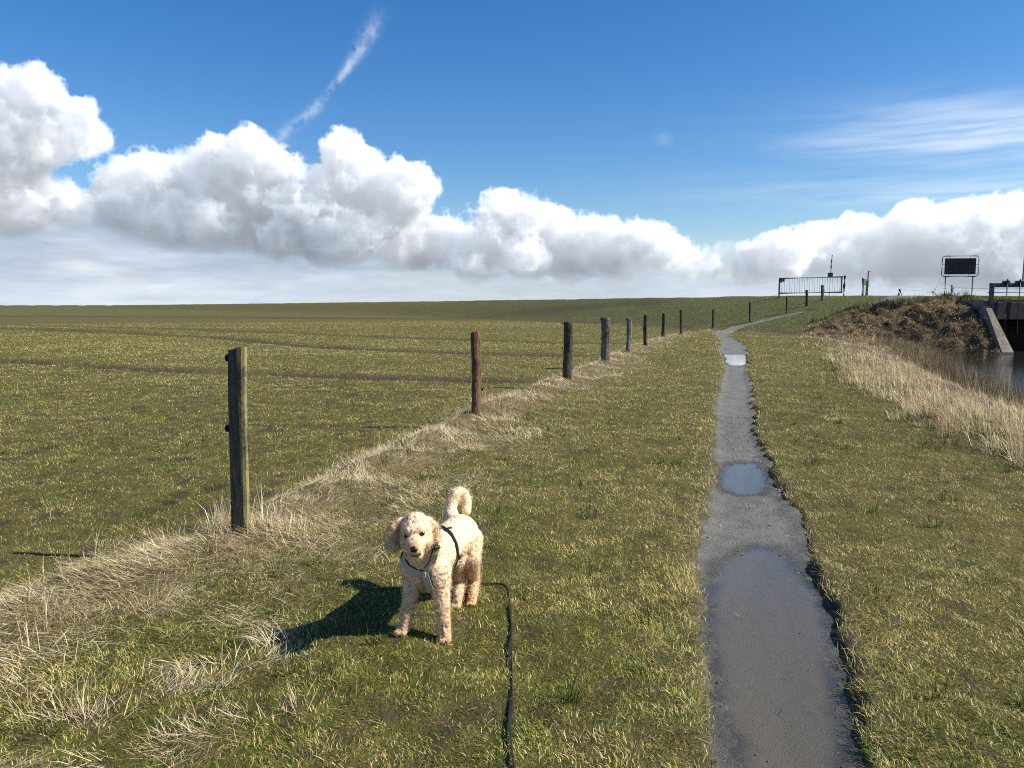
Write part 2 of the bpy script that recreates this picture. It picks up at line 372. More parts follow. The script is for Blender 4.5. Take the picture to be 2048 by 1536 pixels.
# zones that both the soil and the plants on it follow
def zones(x, y):
    D = np.hypot(x, y)
    fd, _, fside = seg_dist(x, y, FENCE); fl = -fd*fside
    wob = (fbm(x, y, .8, 3, 31)-.5)
    lip = np.exp(-np.clip((np.abs(fl+.12)-.20-.10*wob)/.24, 0, 9)**2)
    side_w = .75+.75*vn(x, y, 1.7, 37)
    patch = sst(1.5*side_w, .2, -fl)*(fl < .1)*sst(.42, .58, fbm(x, y, .6, 3, 35)+.10)
    mat = sst(2.5, 1.2, np.hypot((x+2.15)/.62, (y-2.6)/1.25)+wob*1.6)*sst(.40, .55, fbm(x, y, .5, 3, 35)+.02)
    verge = np.clip(np.maximum(np.maximum(lip, .8*patch), .9*mat)*(1-sst(44, 50, y)), 0, 1)
    soil = np.zeros(np.shape(x))
    for i, Fu in enumerate(FURROWS):
        q, _, _ = seg_dist(x, y, Fu)
        soil = np.maximum(soil, np.exp(-(q/((.55, .65, .5, 2.2)[i]*(1+.012*D)))**2)*sst(.28, .62, fbm(x, y, (1.3, 2, 3, 5)[i], 3, 40+i)+.14)*(.8, .65, .55, .7)[i])
    soil = np.maximum(soil, .8*sst(.61, .72, fbm(x, y, .22, 3, 51)+.10*(vn(x, y, 2.5, 53)-.5))*sst(0, .4, fl)*sst(34, 12, D))
    soil = np.maximum(soil, .5*sst(.62, .74, fbm(x, y, .18, 3, 52))*sst(22, 9, D))
    cd, cpar, cside = seg_dist(x, y, CREST); s = np.where(cside > 0, cd, -cd)
    toe = np.exp(-((s-13.0-2.2*(vn(x, y, 5, 60)-.5))/1.6)**2)*sst(.35, .6, fbm(x, y, 1.5, 3, 61)+.1)*sst(-6, 10, x+0*y)
    soil = np.maximum(soil, toe*.85)
    soil = np.maximum(soil, .6*np.exp(-((s-10)/3)**2)*sst(.5, .64, fbm(x, y, 2.6, 4, 63))*sst(-30, 4, x))
    b = sd_poly(x, y, BANK)
    bank = sst(.7, -.3, b + 1.4*wob)
    clod = bank*sst(37, 40.5, y)*sst(1.75, 1.2, 0*y+1)*1.0
    green = fbm(x, y, 2.3, 4, 71)*.45 + fbm(x, y, .45, 3, 74)*.55
    green = green + .28*(vn(x*.16-y*.05, y, 3.4, 76)-.5)*sst(0, 2, fl)*sst(9, 20, D)
    dike = sst(14, 10.5, s)*sst(-.2, .8, b)*(.25+.75*sst(-25, 14, x))
    pd, par, c, w = path_d(x, y)
    edge = np.exp(-np.clip(pd, 0, 9)/.10)
    return dict(D=D, fl=fl, verge=verge, soil=soil, bank=bank, b=b, green=green, dike=dike, pd=pd, edge=edge, s=s)
# ---------------------------------------------------------------- materials
class NT:
    def __init__(s, name):
        s.m = bpy.data.materials.new(name); s.m.use_nodes = True; s.t = s.m.node_tree; s.t.nodes.clear()
        s.out = s.t.nodes.new('ShaderNodeOutputMaterial')
    def n(s, t, **k): return _n(s.t, t, **k)
    def put(s, a, sock):
        if isinstance(a, (int, float)): sock.default_value = a
        elif isinstance(a, tuple): sock.default_value = a if len(a) == 4 or sock.type == 'VECTOR' else (*a, 1)
        else: s.t.links.new(a, sock)
    def attr(s, name, kind='Fac'): a = s.n('ShaderNodeAttribute'); a.attribute_name = name; return a.outputs[kind]
    def pos(s): return s.n('ShaderNodeNewGeometry').outputs['Position']
    def obj(s): return s.n('ShaderNodeTexCoord').outputs['Object']
    def scale(s, vec, sc):
        m = s.n('ShaderNodeMapping'); s.put(vec, m.inputs[0]); m.inputs['Scale'].default_value = sc if isinstance(sc, tuple) else (sc,)*3; return m.outputs[0]
    def noise(s, vec, sc, det=4, rough=.55, dist=0.0):
        k = s.n('ShaderNodeTexNoise'); s.put(vec, k.inputs['Vector']); k.inputs['Scale'].default_value = sc; k.inputs['Detail'].default_value = det; k.inputs['Roughness'].default_value = rough; k.inputs['Distortion'].default_value = dist; return k.outputs['Fac']
    def ramp(s, f, *st):
        r = s.n('ShaderNodeValToRGB'); s.put(f, r.inputs[0]); e = r.color_ramp.elements
        while len(e) < len(st): e.new(.5)
        for i, (p, c) in enumerate(st): e[i].position = p; e[i].color = (*c, 1) if isinstance(c, tuple) else (c, c, c, 1)
        return r.outputs[0]
    def mix(s, f, a, b, mode='MIX'):
        m = s.n('ShaderNodeMix'); m.data_type = 'RGBA'; m.blend_type = mode
        s.put(f, m.inputs['Factor']); s.put(a, m.inputs['A']); s.put(b, m.inputs['B']); return m.outputs['Result']
    def math(s, op, a, b=0.0, c=None):
        m = s.n('ShaderNodeMath'); m.operation = op; s.put(a, m.inputs[0]); s.put(b, m.inputs[1])
        if c is not None: s.put(c, m.inputs[2])
        return m.outputs[0]
    def bump(s, h, st=.4, dist=.01):
        b = s.n('ShaderNodeBump'); b.inputs['Strength'].default_value = st; b.inputs['Distance'].default_value = dist; s.put(h, b.inputs['Height']); return b.outputs[0]
    def bsdf(s, col, rough=.7, metal=0.0, bump=None, spec=.5):
        p = s.n('ShaderNodeBsdfPrincipled'); s.put(col, p.inputs['Base Color']); s.put(rough, p.inputs['Roughness']); s.put(metal, p.inputs['Metallic'])
        p.inputs['Specular IOR Level'].default_value = spec
        if bump is not None: s.put(bump, p.inputs['Normal'])
        s.t.links.new(p.outputs[0], s.out.inputs[0]); return s.m
def mat_ground():
    m = NT('turf_ground'); p = m.pos()
    fine = m.noise(p, 55, 5, .7); mid = m.noise(p, 6, 4, .6); big = m.noise(p, .7, 4, .55)
    vf = m.noise(m.scale(p, (1, .35, 1)), 9, 6, .75)
    g = m.mix(m.ramp(m.math('ADD', m.math('MULTIPLY', mid, .6), m.math('MULTIPLY', big, .4)), (.38, 0.0), (.62, 1.0)), (.160, .130, .040), (.078, .092, .017))
    g = m.mix(m.ramp(vf, (.35, 0.0), (.68, 1.0)), m.mix(.45, g, (.03, .028, .012)), m.mix(.40, g, (.26, .205, .07)))
    g = m.mix(m.ramp(fine, (.35, 0.0), (.7, 1.0)), m.mix(.4, g, (.02, .018, .01)), g)  # ground colour kept dark to stand for shade in gaps between blades
    soil = m.mix(m.ramp(m.noise(p, 14, 5, .7), (.3, 0.0), (.7, 1.0)), (.028, .020, .014), (.088, .062, .042))
    straw = m.mix(m.ramp(m.noise(p, 30, 4, .7), (.3, 0.0), (.7, 1.0)), (.06, .045, .021), (.24, .185, .10))
    bankc = m.mix(m.ramp(m.noise(p, 3.2, 5, .7), (.36, 0.0), (.64, 1.0)), (.028, .021, .016), (.155, .115, .068))
    c = m.mix(m.attr('bank'), g, bankc); c = m.mix(m.attr('verge'), c, straw); c = m.mix(m.attr('soil'), c, soil)
    c = m.mix(m.attr('lush'), c, m.mix(m.ramp(vf, (.3, 0.0), (.7, 1.0)), (.020, .030, .008), (.12, .125, .04)))
    c = m.mix(m.math('MULTIPLY', m.attr('edge'), .85), c, m.mix(m.ramp(m.noise(p, 22, 4, .7), (.35, 0.0), (.65, 1.0)), (.045, .036, .024), (.15, .125, .085)))
    return m.bsdf(c, .95, bump=m.bump(m.math('ADD', fine, m.math('MULTIPLY', vf, 1.5)), .8, .03), spec=.15)
def mat_path():
    m = NT('stone_dust'); p = m.pos()
    gr = m.noise(p, 160, 3, .8); gr2 = m.noise(p, 420, 2, .9); md = m.noise(p, 5, 5, .6); lo = m.noise(p, 1.3, 3, .5)
    v = m.n('ShaderNodeTexVoronoi'); m.put(p, v.inputs['Vector']); v.inputs['Scale'].default_value = 95
    c = m.mix(m.ramp(gr, (.38, 0.0), (.62, 1.0)), (.076, .076, .064), (.225, .220, .190))
    c = m.mix(m.ramp(md, (.38, 0.0), (.68, 1.0)), m.mix(.45, c, (.045, .046, .042)), c)
    peb = m.ramp(v.outputs['Distance'], (.10, 1.0), (.24, 0.0)); sel = m.ramp(m.math('FRACT', m.math('MULTIPLY', v.outputs['Color'], 7.3)), (.50, 0.0), (.75, 1.0))
    c = m.mix(m.math('MULTIPLY', peb, sel), c, (.44, .42, .38))
    wet = m.attr('wet')
    c = m.mix(wet, c, m.mix(1.0, c, (.46, .46, .46), 'MULTIPLY'))
    c = m.mix(m.attr('mud'), c, (.140, .126, .094))
    h = m.math('ADD', m.math('ADD', gr, m.math('MULTIPLY', peb, .7)), m.math('MULTIPLY', gr2, .4))
    return m.bsdf(c, m.math('SUBTRACT', .92, m.math('MULTIPLY', wet, .3)), bump=m.bump(h, .8, .008), spec=.4)
def mat_water(name, deep, bump=None):
    m = NT(name); p = m.pos()
    nrm = None
    if bump:
        nrm = m.bump(m.math('ADD', m.noise(m.scale(p, (1, 2.6, 1)), 2.2, 5, .6), m.math('MULTIPLY', m.noise(m.scale(p, (1, 3, 1)), 9, 3, .6), .35)), bump[0], bump[1])
    gl = m.n('ShaderNodeBsdfGlossy'); gl.inputs['Roughness'].default_value = .015; gl.inputs['Color'].default_value = (1, 1, 1, 1)
    fr = m.n('ShaderNodeFresnel'); bf = m.n('ShaderNodeNewGeometry').outputs['Backfacing']; m.put(m.math('ADD', 1.34, m.math('MULTIPLY', bf, 1/1.34-1.34)), fr.inputs['IOR'])   # light from the bed crosses the surface as it came in
    if nrm is not None: m.put(nrm, gl.inputs['Normal']); m.put(nrm, fr.inputs['Normal'])
    if deep is None:
        body = m.n('ShaderNodeBsdfTransparent'); body.inputs['Color'].default_value = (.90, .87, .80, 1)
    else:
        body = m.n('ShaderNodeBsdfDiffuse'); m.put(deep, body.inputs['Color'])
    mx = m.n('ShaderNodeMixShader'); m.put(fr.outputs[0], mx.inputs[0]); m.put(body.outputs[0], mx.inputs[1]); m.put(gl.outputs[0], mx.inputs[2])
    m.t.links.new(mx.outputs[0], m.out.inputs[0]); return m.m
def mat_blade(name, transl=.18, rough=.6):
    m = NT(name); c = m.attr('tint', 'Color')
    d = m.n('ShaderNodeBsdfPrincipled'); m.put(c, d.inputs['Base Color']); d.inputs['Roughness'].default_value = rough; d.inputs['Specular IOR Level'].default_value = .22
    t = m.n('ShaderNodeBsdfTranslucent'); m.put(c, t.inputs['Color'])
    mx = m.n('ShaderNodeMixShader'); mx.inputs[0].default_value = transl
    m.put(d.outputs[0], mx.inputs[1]); m.put(t.outputs[0], mx.inputs[2]); m.t.links.new(mx.outputs[0], m.out.inputs[0]); return m.m
GROUND, STONE, BLADE = mat_ground(), mat_path(), mat_blade('grass_blade')
PUDDLE, CANAL = mat_water('puddle_water', None, (.02, .01)), mat_water('canal_water', (.028, .024, .018), (.22, .05))

# ---------------------------------------------------------------- ground sheet: rings of vertices that widen with distance, to the horizon
def build_ground():
    a1 = np.radians(np.concatenate([np.arange(-180, -46, 2.5), np.arange(-46, 29, .2), np.arange(29, 36.5, .09), np.arange(36.5, 46, .2), np.arange(46, 180, 2.5)]))
    r = np.concatenate([[.02, .3, .6, .9, 1.2], np.geomspace(1.5, 120, 440), np.geomspace(125, 6000, 70)]); r = np.unique(np.concatenate([r, np.arange(46.5, 56.5, .11)]))
    A, R = np.meshgrid(a1, r); x, y = (R*np.sin(A)).ravel(), (R*np.cos(A)).ravel()
    z = terrain(x, y)
    far = np.hypot(x, y)
    Z = zones(x, y)
    na, nr = len(a1), len(r)
    i, j = np.meshgrid(np.arange(na), np.arange(nr-1)); i2 = (i+1) % na
    f = np.stack([j*na+i, j*na+i2, (j+1)*na+i2, (j+1)*na+i], -1).reshape(-1, 4)[:, ::-1]
    lush = np.clip(Z['dike']*.75, 0, 1)*np.clip(1.2-Z['soil'], 0, 1)
    me = np_mesh('ground', np.stack([x, y, z], 1), f.ravel(), np.full(len(f), 4), dict(verge=Z['verge']*.8, soil=np.clip(Z['soil']*1.1, 0, 1), bank=Z['bank'], lush=lush, edge=np.clip(Z['edge'], 0, 1)*(far < 60)), smooth=True)
    o = link('ground', me, GROUND); o['kind'] = 'structure'; return o
build_ground()
def up_face(me):
    if me.polygons[0].normal.z < 0: me.flip_normals(); me.update()
# puddle outlines on the path
def outline(rows): return np.array([at_z(l, v, -.06) for v, l, r in rows] + [at_z(r, v, -.06) for v, l, r in rows][::-1])
PUD = [outline([(1098, 1500, 1540), (1108, 1476, 1566), (1135, 1438, 1586), (1160, 1428, 1606), (1190, 1418, 1636), (1250, 1422, 1655), (1310, 1426, 1665), (1390, 1438, 1676), (1460, 1458, 1684), (1536, 1480, 1690), (1700, 1505, 1712), (1900, 1530, 1740)]),
       outline([(928, 1470, 1506), (934, 1452, 1518), (945, 1444, 1525), (960, 1441, 1530), (975, 1444, 1532), (985, 1456, 1526), (990, 1474, 1516)]),
       outline([(709.5, 1447, 1490), (713, 1448, 1493), (716, 1455, 1490), (719, 1452, 1493), (724, 1451, 1493), (728, 1456, 1491), (731, 1462, 1484)])]
WL = -.056
def path_z(x, y):
    pd, par, c, w = path_d(x, y)
    base = terrain(x, y)
    z = -.046 + .020*sst(-.55, -1.05, c) + .020*sst(.62, 1.05, c) + .010*(fbm(x, y, .5, 3, 80)-.5)
    dk, _, _ = seg_dist(x, y, CREST)
    z = z + np.where(y > 44, base+.098*sst(.05, -.09, pd) - .02, 0)*sst(44, 48, y)
    wet = np.zeros(np.shape(x)); mud = np.zeros(np.shape(x))
    for P in PUD:
        s = sd_poly(x, y, P)
        zz = WL + np.clip(s*.06, -.012, .03) + (.007*(fbm(x, y, .14, 4, 82)-.5)+.003*(vn(x, y, .03, 85)-.5))*np.exp(-(s/.12)**2)
        k = sst(.26, .05, s); z = z*(1-k)+np.minimum(z, zz)*k
        wet = np.maximum(wet, sst(.16, .01, s + .10*(fbm(x, y, .10, 3, 83)-.5))); mud = np.maximum(mud, sst(.01, -.07, s+.08*(fbm(x, y, .12, 3, 86)-.5))*.9)
    z += .004*(vn(x, y, .035, 84)-.5)
    return z, wet, mud
def build_path():
    P, W = PATH, PW
    seg = np.hypot(*np.diff(P, axis=0).T); s = np.concatenate([[0], np.cumsum(seg)])
    q = [0.0]
    while q[-1] < s[-1]:
        yy = np.interp(q[-1], s, P[:, 1]); q.append(q[-1]+max(.02, .007*abs(yy)))
    q = np.array(q[:-1]); cx, cy, w = np.interp(q, s, P[:, 0]), np.interp(q, s, P[:, 1]), np.interp(q, s, W)
    k = np.array([.25, .5, .25])
    for _ in range(6): cx[1:-1] = np.convolve(cx, k, 'valid'); cy[1:-1] = np.convolve(cy, k, 'valid')
    tx, ty = np.gradient(cx), np.gradient(cy); l = np.hypot(tx, ty); nx, ny = ty/l, -tx/l
    t = np.linspace(-1, 1, 44); e = w+.13
    x = cx[:, None]+nx[:, None]*e[:, None]*t; y = cy[:, None]+ny[:, None]*e[:, None]*t
    sh = x.shape; x, y = x.ravel(), y.ravel(); z, wet, mud = path_z(x, y)
    n, m = sh; i, j = np.meshgrid(np.arange(m-1), np.arange(n-1))
    f = np.stack([j*m+i, j*m+i+1, (j+1)*m+i+1, (j+1)*m+i], -1).reshape(-1, 4)
    me = np_mesh('path', np.stack([x, y, z], 1), f.ravel(), np.full(len(f), 4), dict(wet=wet, mud=mud), smooth=True)
    o = link('path', me, STONE); o['kind'] = 'structure'
build_path()
for P in PUD:
    c = P.mean(0); d = P-c; P2 = c + d*(1+.07/np.maximum(np.hypot(*d.T), .05))[:, None]
    me = bpy.data.meshes.new('puddle'); me.from_pydata([(p[0], p[1], WL) for p in P2], [], [tuple(range(len(P2)))]); me.update()
    up_face(me)
    o = link('puddle', me, PUDDLE); o['kind'] = 'structure'
WATER = -1.02
me = bpy.data.meshes.new('water'); q = [(p[0], p[1], WATER) for p in BANK]; me.from_pydata(q, [], [tuple(range(len(q)))]); me.update()
up_face(me)
tag(link('water', me, CANAL), kind='structure')
# ---------------------------------------------------------------- vegetation: every blade is a small bent leaf of its own
G = np.random.default_rng(21)
def blades(name, x, y, z, L, w, az, lean, droop, tint, label=None, kind='stuff'):
    """x,y,z roots; az heading; lean angle from vertical at the root; droop extra lean at the tip"""
    n = len(x)
    def dirv(a): return np.stack([np.sin(a)*np.cos(az), np.sin(a)*np.sin(az), np.cos(a)], 1)
    d1, d2 = dirv(lean), dirv(np.minimum(lean+droop, 2.3))
    root = np.stack([x, y, z], 1)
    sa = az + np.pi/2 + G.normal(0, .7, n)
    side = np.stack([np.cos(sa), np.sin(sa), np.zeros(n)], 1)*(w/2)[:, None]
    mid = root + d1*(L*.55)[:, None]; tip = mid + d2*(L*.45)[:, None]
    gzv = z - .004; tip[:, 2] = np.maximum(tip[:, 2], gzv+.006+.012*G.random(n)); mid[:, 2] = np.maximum(mid[:, 2], gzv+.006)
    V = np.stack([root-side, root+side, mid-side*.85, mid+side*.85, tip], 1).reshape(-1, 3)
    b = np.arange(n)[:, None]*5
    fl = np.concatenate([b+np.array([0, 1, 3, 2]), b+np.array([2, 3, 4])], 1).ravel()
    sizes = np.tile([4, 3], n)
    me = np_mesh(name, V, fl, sizes, dict(tint=np.repeat(tint, 5, 0)))
    o = link(name, me, BLADE); o['kind'] = kind
    if label: o['label'] = label
    return o
def in_view(n, d0, d1, dens, half=57.0):
    """positions in the sector the camera could plausibly see, with dens(D) blades per square metre"""
    D = np.geomspace(d0, d1, 600); f = dens(D)*D; c = np.concatenate([[0], np.cumsum((f[1:]+f[:-1])/2*np.diff(D))])
    tot = c[-1]*2*math.radians(half)
    N = int(tot*n); r = np.interp(G.random(N)*c[-1], c, D); a = np.radians(G.uniform(-half, half, N))
    k = (np.abs(a) < math.radians(38)) | (G.random(N) < .55); r, a = r[k], a[k]        # thinner beyond the edges of the view
    return r*np.sin(a), r*np.cos(a)
def mixcol(pal, wts):
    """pal: list of rgb; wts: (n, k) weights -> one palette colour per blade, jittered"""
    w = np.cumsum(wts, 1); w /= w[:, -1:]; k = (G.random(len(w))[:, None] > w).sum(1)
    c = np.array(pal)[k]; return np.clip(c*(1+G.normal(0, .24, (len(k), 1)))*(1+G.normal(0, .05, (len(k), 3))), .004, .9)
GREENS = [(.050, .100, .009), (.135, .190, .019), (.30, .275, .045), (.52, .40, .115), (.74, .60, .29), (.17, .10, .035)]
def build_turf():
    x, y = in_view(1.0, 1.25, 75, lambda D: np.where(D < 3.4, 16500, 16500*(3.4/D)**1.78))
    Z = zones(x, y); D = Z['D']
    soil = np.clip(Z['soil'], 0, 1)
    keep = (Z['pd'] > .03*G.normal(0, 1, len(x))) & (Z['b'] > -.9) & (G.random(len(x)) > soil*1.05) & (G.random(len(x)) > .5*Z['verge']*(D < 30))
    keep &= ~((y > 44) & (Z['pd'] < .1))
    x, y = x[keep], y[keep]; Z = {k: v[keep] for k, v in Z.items()}; D = Z['D']; n = len(x)
    z = terrain(x, y)
    g = np.clip((Z['green']-.50)*6.0+.5, 0, 1); g = np.clip(g + .22*Z['dike'] + .18*sst(0, .6, Z['fl'])*np.exp(-((D-7)/6)**2), 0, 1)
    dry = np.clip(1-g + .15*sst(10, 30, D) + 1.2*Z['edge'] + .5*Z['verge'] + .8*Z['bank'], 0, 1.6)
    W = np.stack([.12+.62*g, .34+.85*g, .60+.2*g, .40+.55*dry, .26+.55*dry, .05+.25*Z['edge']+.15*Z['soil']], 1)
    tint = mixcol(GREENS, W)
    s = np.maximum(1, D/6.0)
    tuft = fbm(x, y, .22, 2, 91)
    L = G.uniform(.014, .037, n)*(.55+1.0*tuft)*np.minimum(s**.35, 1.9)*(1+1.0*Z['edge'])
    w = G.uniform(.0014, .0030, n)*s**.74
    az = 2*np.pi*fbm(x, y, .22, 2, 95)*2.2 + G.normal(0, 1.1, n)
    lean = np.clip(G.normal(.85, .38, n), .05, 1.45); droop = G.uniform(.1, 1.0, n)
    blades('turf', x, y, z-.003, L, w, az, lean, droop, tint, 'short matted turf of green and dead blades around the path')
    return n
STRAW = [(.70, .57, .345), (.58, .45, .245), (.38, .28, .14), (.78, .66, .46), (.12, .13, .04), (.16, .125, .075)]
def clumps(cx, cy, per, spread, Lr, wr, leanm, cols, lay=None, up=.0, dr=(.2, 1.3)):
    n = len(cx); k = np.maximum(3, (per*(.5+G.random(n)))).astype(int); idx = np.repeat(np.arange(n), k); m = len(idx)
    sp = (spread*(.5+G.random(n)))[idx]; a = G.uniform(0, 2*np.pi, m); rr = np.sqrt(G.random(m))*sp
    x, y = cx[idx]+rr*np.cos(a), cy[idx]+rr*np.sin(a)
    size = (.6+.8*G.random(n))[idx]
    L = G.uniform(*Lr, m)*size; w = G.uniform(*wr, m)
    az = a + G.normal(0, .6, m); lean = np.abs(G.normal(leanm, .3, m))
    if lay is not None:                                  # blown or trodden over one way
        la = lay[idx]; az = np.where(G.random(m) < .7, la + G.normal(0, .45, m), az)
    st = G.random(m) < up; lean = np.where(st, np.abs(G.normal(.12, .12, m)), lean); L = np.where(st, L*1.35, L)
    tone = (G.random((n, 1))*.5+.75)[idx]
    return x, y, L, w, az, np.clip(lean, 0, 1.55), G.uniform(*dr, m)*np.where(st, .25, 1), mixcol(STRAW, np.tile(cols, (m, 1)))*tone
def cat(parts): return [np.concatenate(q) for q in zip(*parts)]
def build_verge():
    parts = []
    def strands(x, y, D, Lr, cols, flat):
        n = len(x); sc = np.maximum(1, D/6)
        az = 2*np.pi*fbm(x, y, .75, 2, 97)*1.7-1.2 + G.normal(0, .62, n)
        return (x, y, G.uniform(*Lr, n)*np.minimum(sc**.25, 1.5), G.uniform(.0012, .0026, n)*sc**.8, az, np.clip(G.normal(flat, .22, n), .1, 1.57), G.uniform(.0, .45, n), mixcol(STRAW, np.tile(cols, (n, 1)))*(.65+.7*fbm(x, y, .13, 2, 98))[:, None])
    # matted dead grass, combed flat in swirls
    x, y = in_view(1.0, 1.3, 48, lambda D: np.where(D < 3.6, 9000, 9000*(3.6/D)**1.7)); Z = zones(x, y)
    k = (G.random(len(x)) < Z['verge']) & (Z['pd'] > .3); parts.append(strands(x[k], y[k], Z['D'][k], (.035, .135), (.34, .28, .15, .24, .05, .05), 1.18))
    h = .13*np.clip(fbm(parts[0][0], parts[0][1], .26, 2, 100)-.22, 0, 1)*G.random(len(parts[0][0]))
    # thin dead stems scattered in the turf
    x, y = in_view(1.0, 1.3, 20, lambda D: np.where(D < 4, 60, 60*(4/D)**1.3)); Z = zones(x, y); k = Z['pd'] > .05
    parts.append(strands(x[k], y[k], Z['D'][k], (.03, .11), (.4, .3, .15, .2, 0, .1), 1.3)); h = np.concatenate([h, np.zeros(len(parts[1][0]))])
    # low upright stems along the lip, thicker at the post feet
    s = G.uniform(1, 10.4, 900); px = np.interp(s, np.arange(len(FENCE)), FENCE[:, 0]); py = np.interp(s, np.arange(len(FENCE)), FENCE[:, 1])
    k = (vn(px, py, .6, 99) > .42); px, py = px[k]+G.normal(.06, .14, k.sum()), py[k]+G.normal(0, .14, k.sum())
    q = [clumps(px, py, 6, .07, (.06, .17), (.0018, .0032), .55, (.45, .3, .1, .3, .0, .0), None, .14, (.1, .9))]
    for cx, cy, n, L in ((-1.98, 5.0, 22, .24), (-1.72, 5.0, 22, .24), (-2.2, 4.85, 16, .20), (-1.6, 5.25, 14, .20), (-2.85, 3.95, 13, .19), (-2.5, 4.1, 9, .2), (-3.05, 3.6, 12, .18), (-.65, 11.0, 14, .22), (-.42, 11.0, 14, .22), (-2.1, 3.3, 10, .17), (-1.75, 2.75, 9, .17)):
        q.append(clumps(np.full(5, cx)+G.normal(0, .10, 5), np.full(5, cy)+G.normal(0, .08, 5), n, .09, (L*.6, L*1.1), (.0019, .0036), .42, (.5, .3, .1, .3, .0, .0), None, .22, (.1, .9)))
    # a few combed-over tussocks
    for u, v, n, L, a in ((945, 895, 420, .24, -.7), (870, 945, 200, .2, -.5), (840, 975, 160, .18, -.3), (285, 1205, 260, .26, -.35), (110, 1230, 240, .26, -.3), (430, 1100, 220, .22, -.2), (600, 1085, 260, .22, -.2), (1080, 800, 160, .26, -.4), (1010, 830, 160, .24, -.4)):
        p = at_z(u, v, .03); q.append(clumps(np.array([p[0]]), np.array([p[1]]), n, .13, (L*.5, L*.9), (.0018, .0033), .95, (.4, .34, .14, .2, .04, .03), np.array([a]), .02, (.6, 1.5)))
    q = cat(q); h = np.concatenate([h, np.zeros(len(q[0]))]); parts.append(q)
    x, y, L, w, az, lean, dr, t = cat(parts)
    blades('dead_grass', x, y, terrain(x, y)-.004+h, L, w, az, lean, dr, t, 'bleached dead grass matted along the fence bank')
    # fresh leaves between the straw
    x, y = in_view(1.0, 1.5, 14, lambda D: np.where(D < 5, 10, 10*(5/D)**1.2)); Z = zones(x, y); k = (G.random(len(x)) < .30+.5*Z['verge']) & (Z['pd'] > .2)
    x, y = x[k], y[k]; n = len(x)
    q = clumps(x, y, 26, .05, (.05, .12), (.0025, .005), .5, (.2, .2, .2, .1, .0, .0), None, .1)
    q = list(q); q[7] = mixcol([(.045, .085, .016), (.09, .135, .03), (.20, .20, .06)], np.tile((.4, .4, .2), (len(q[0]), 1)))
    blades('green_tufts', q[0], q[1], terrain(q[0], q[1])-.004, *q[2:], 'scattered tufts of fresh green grass')
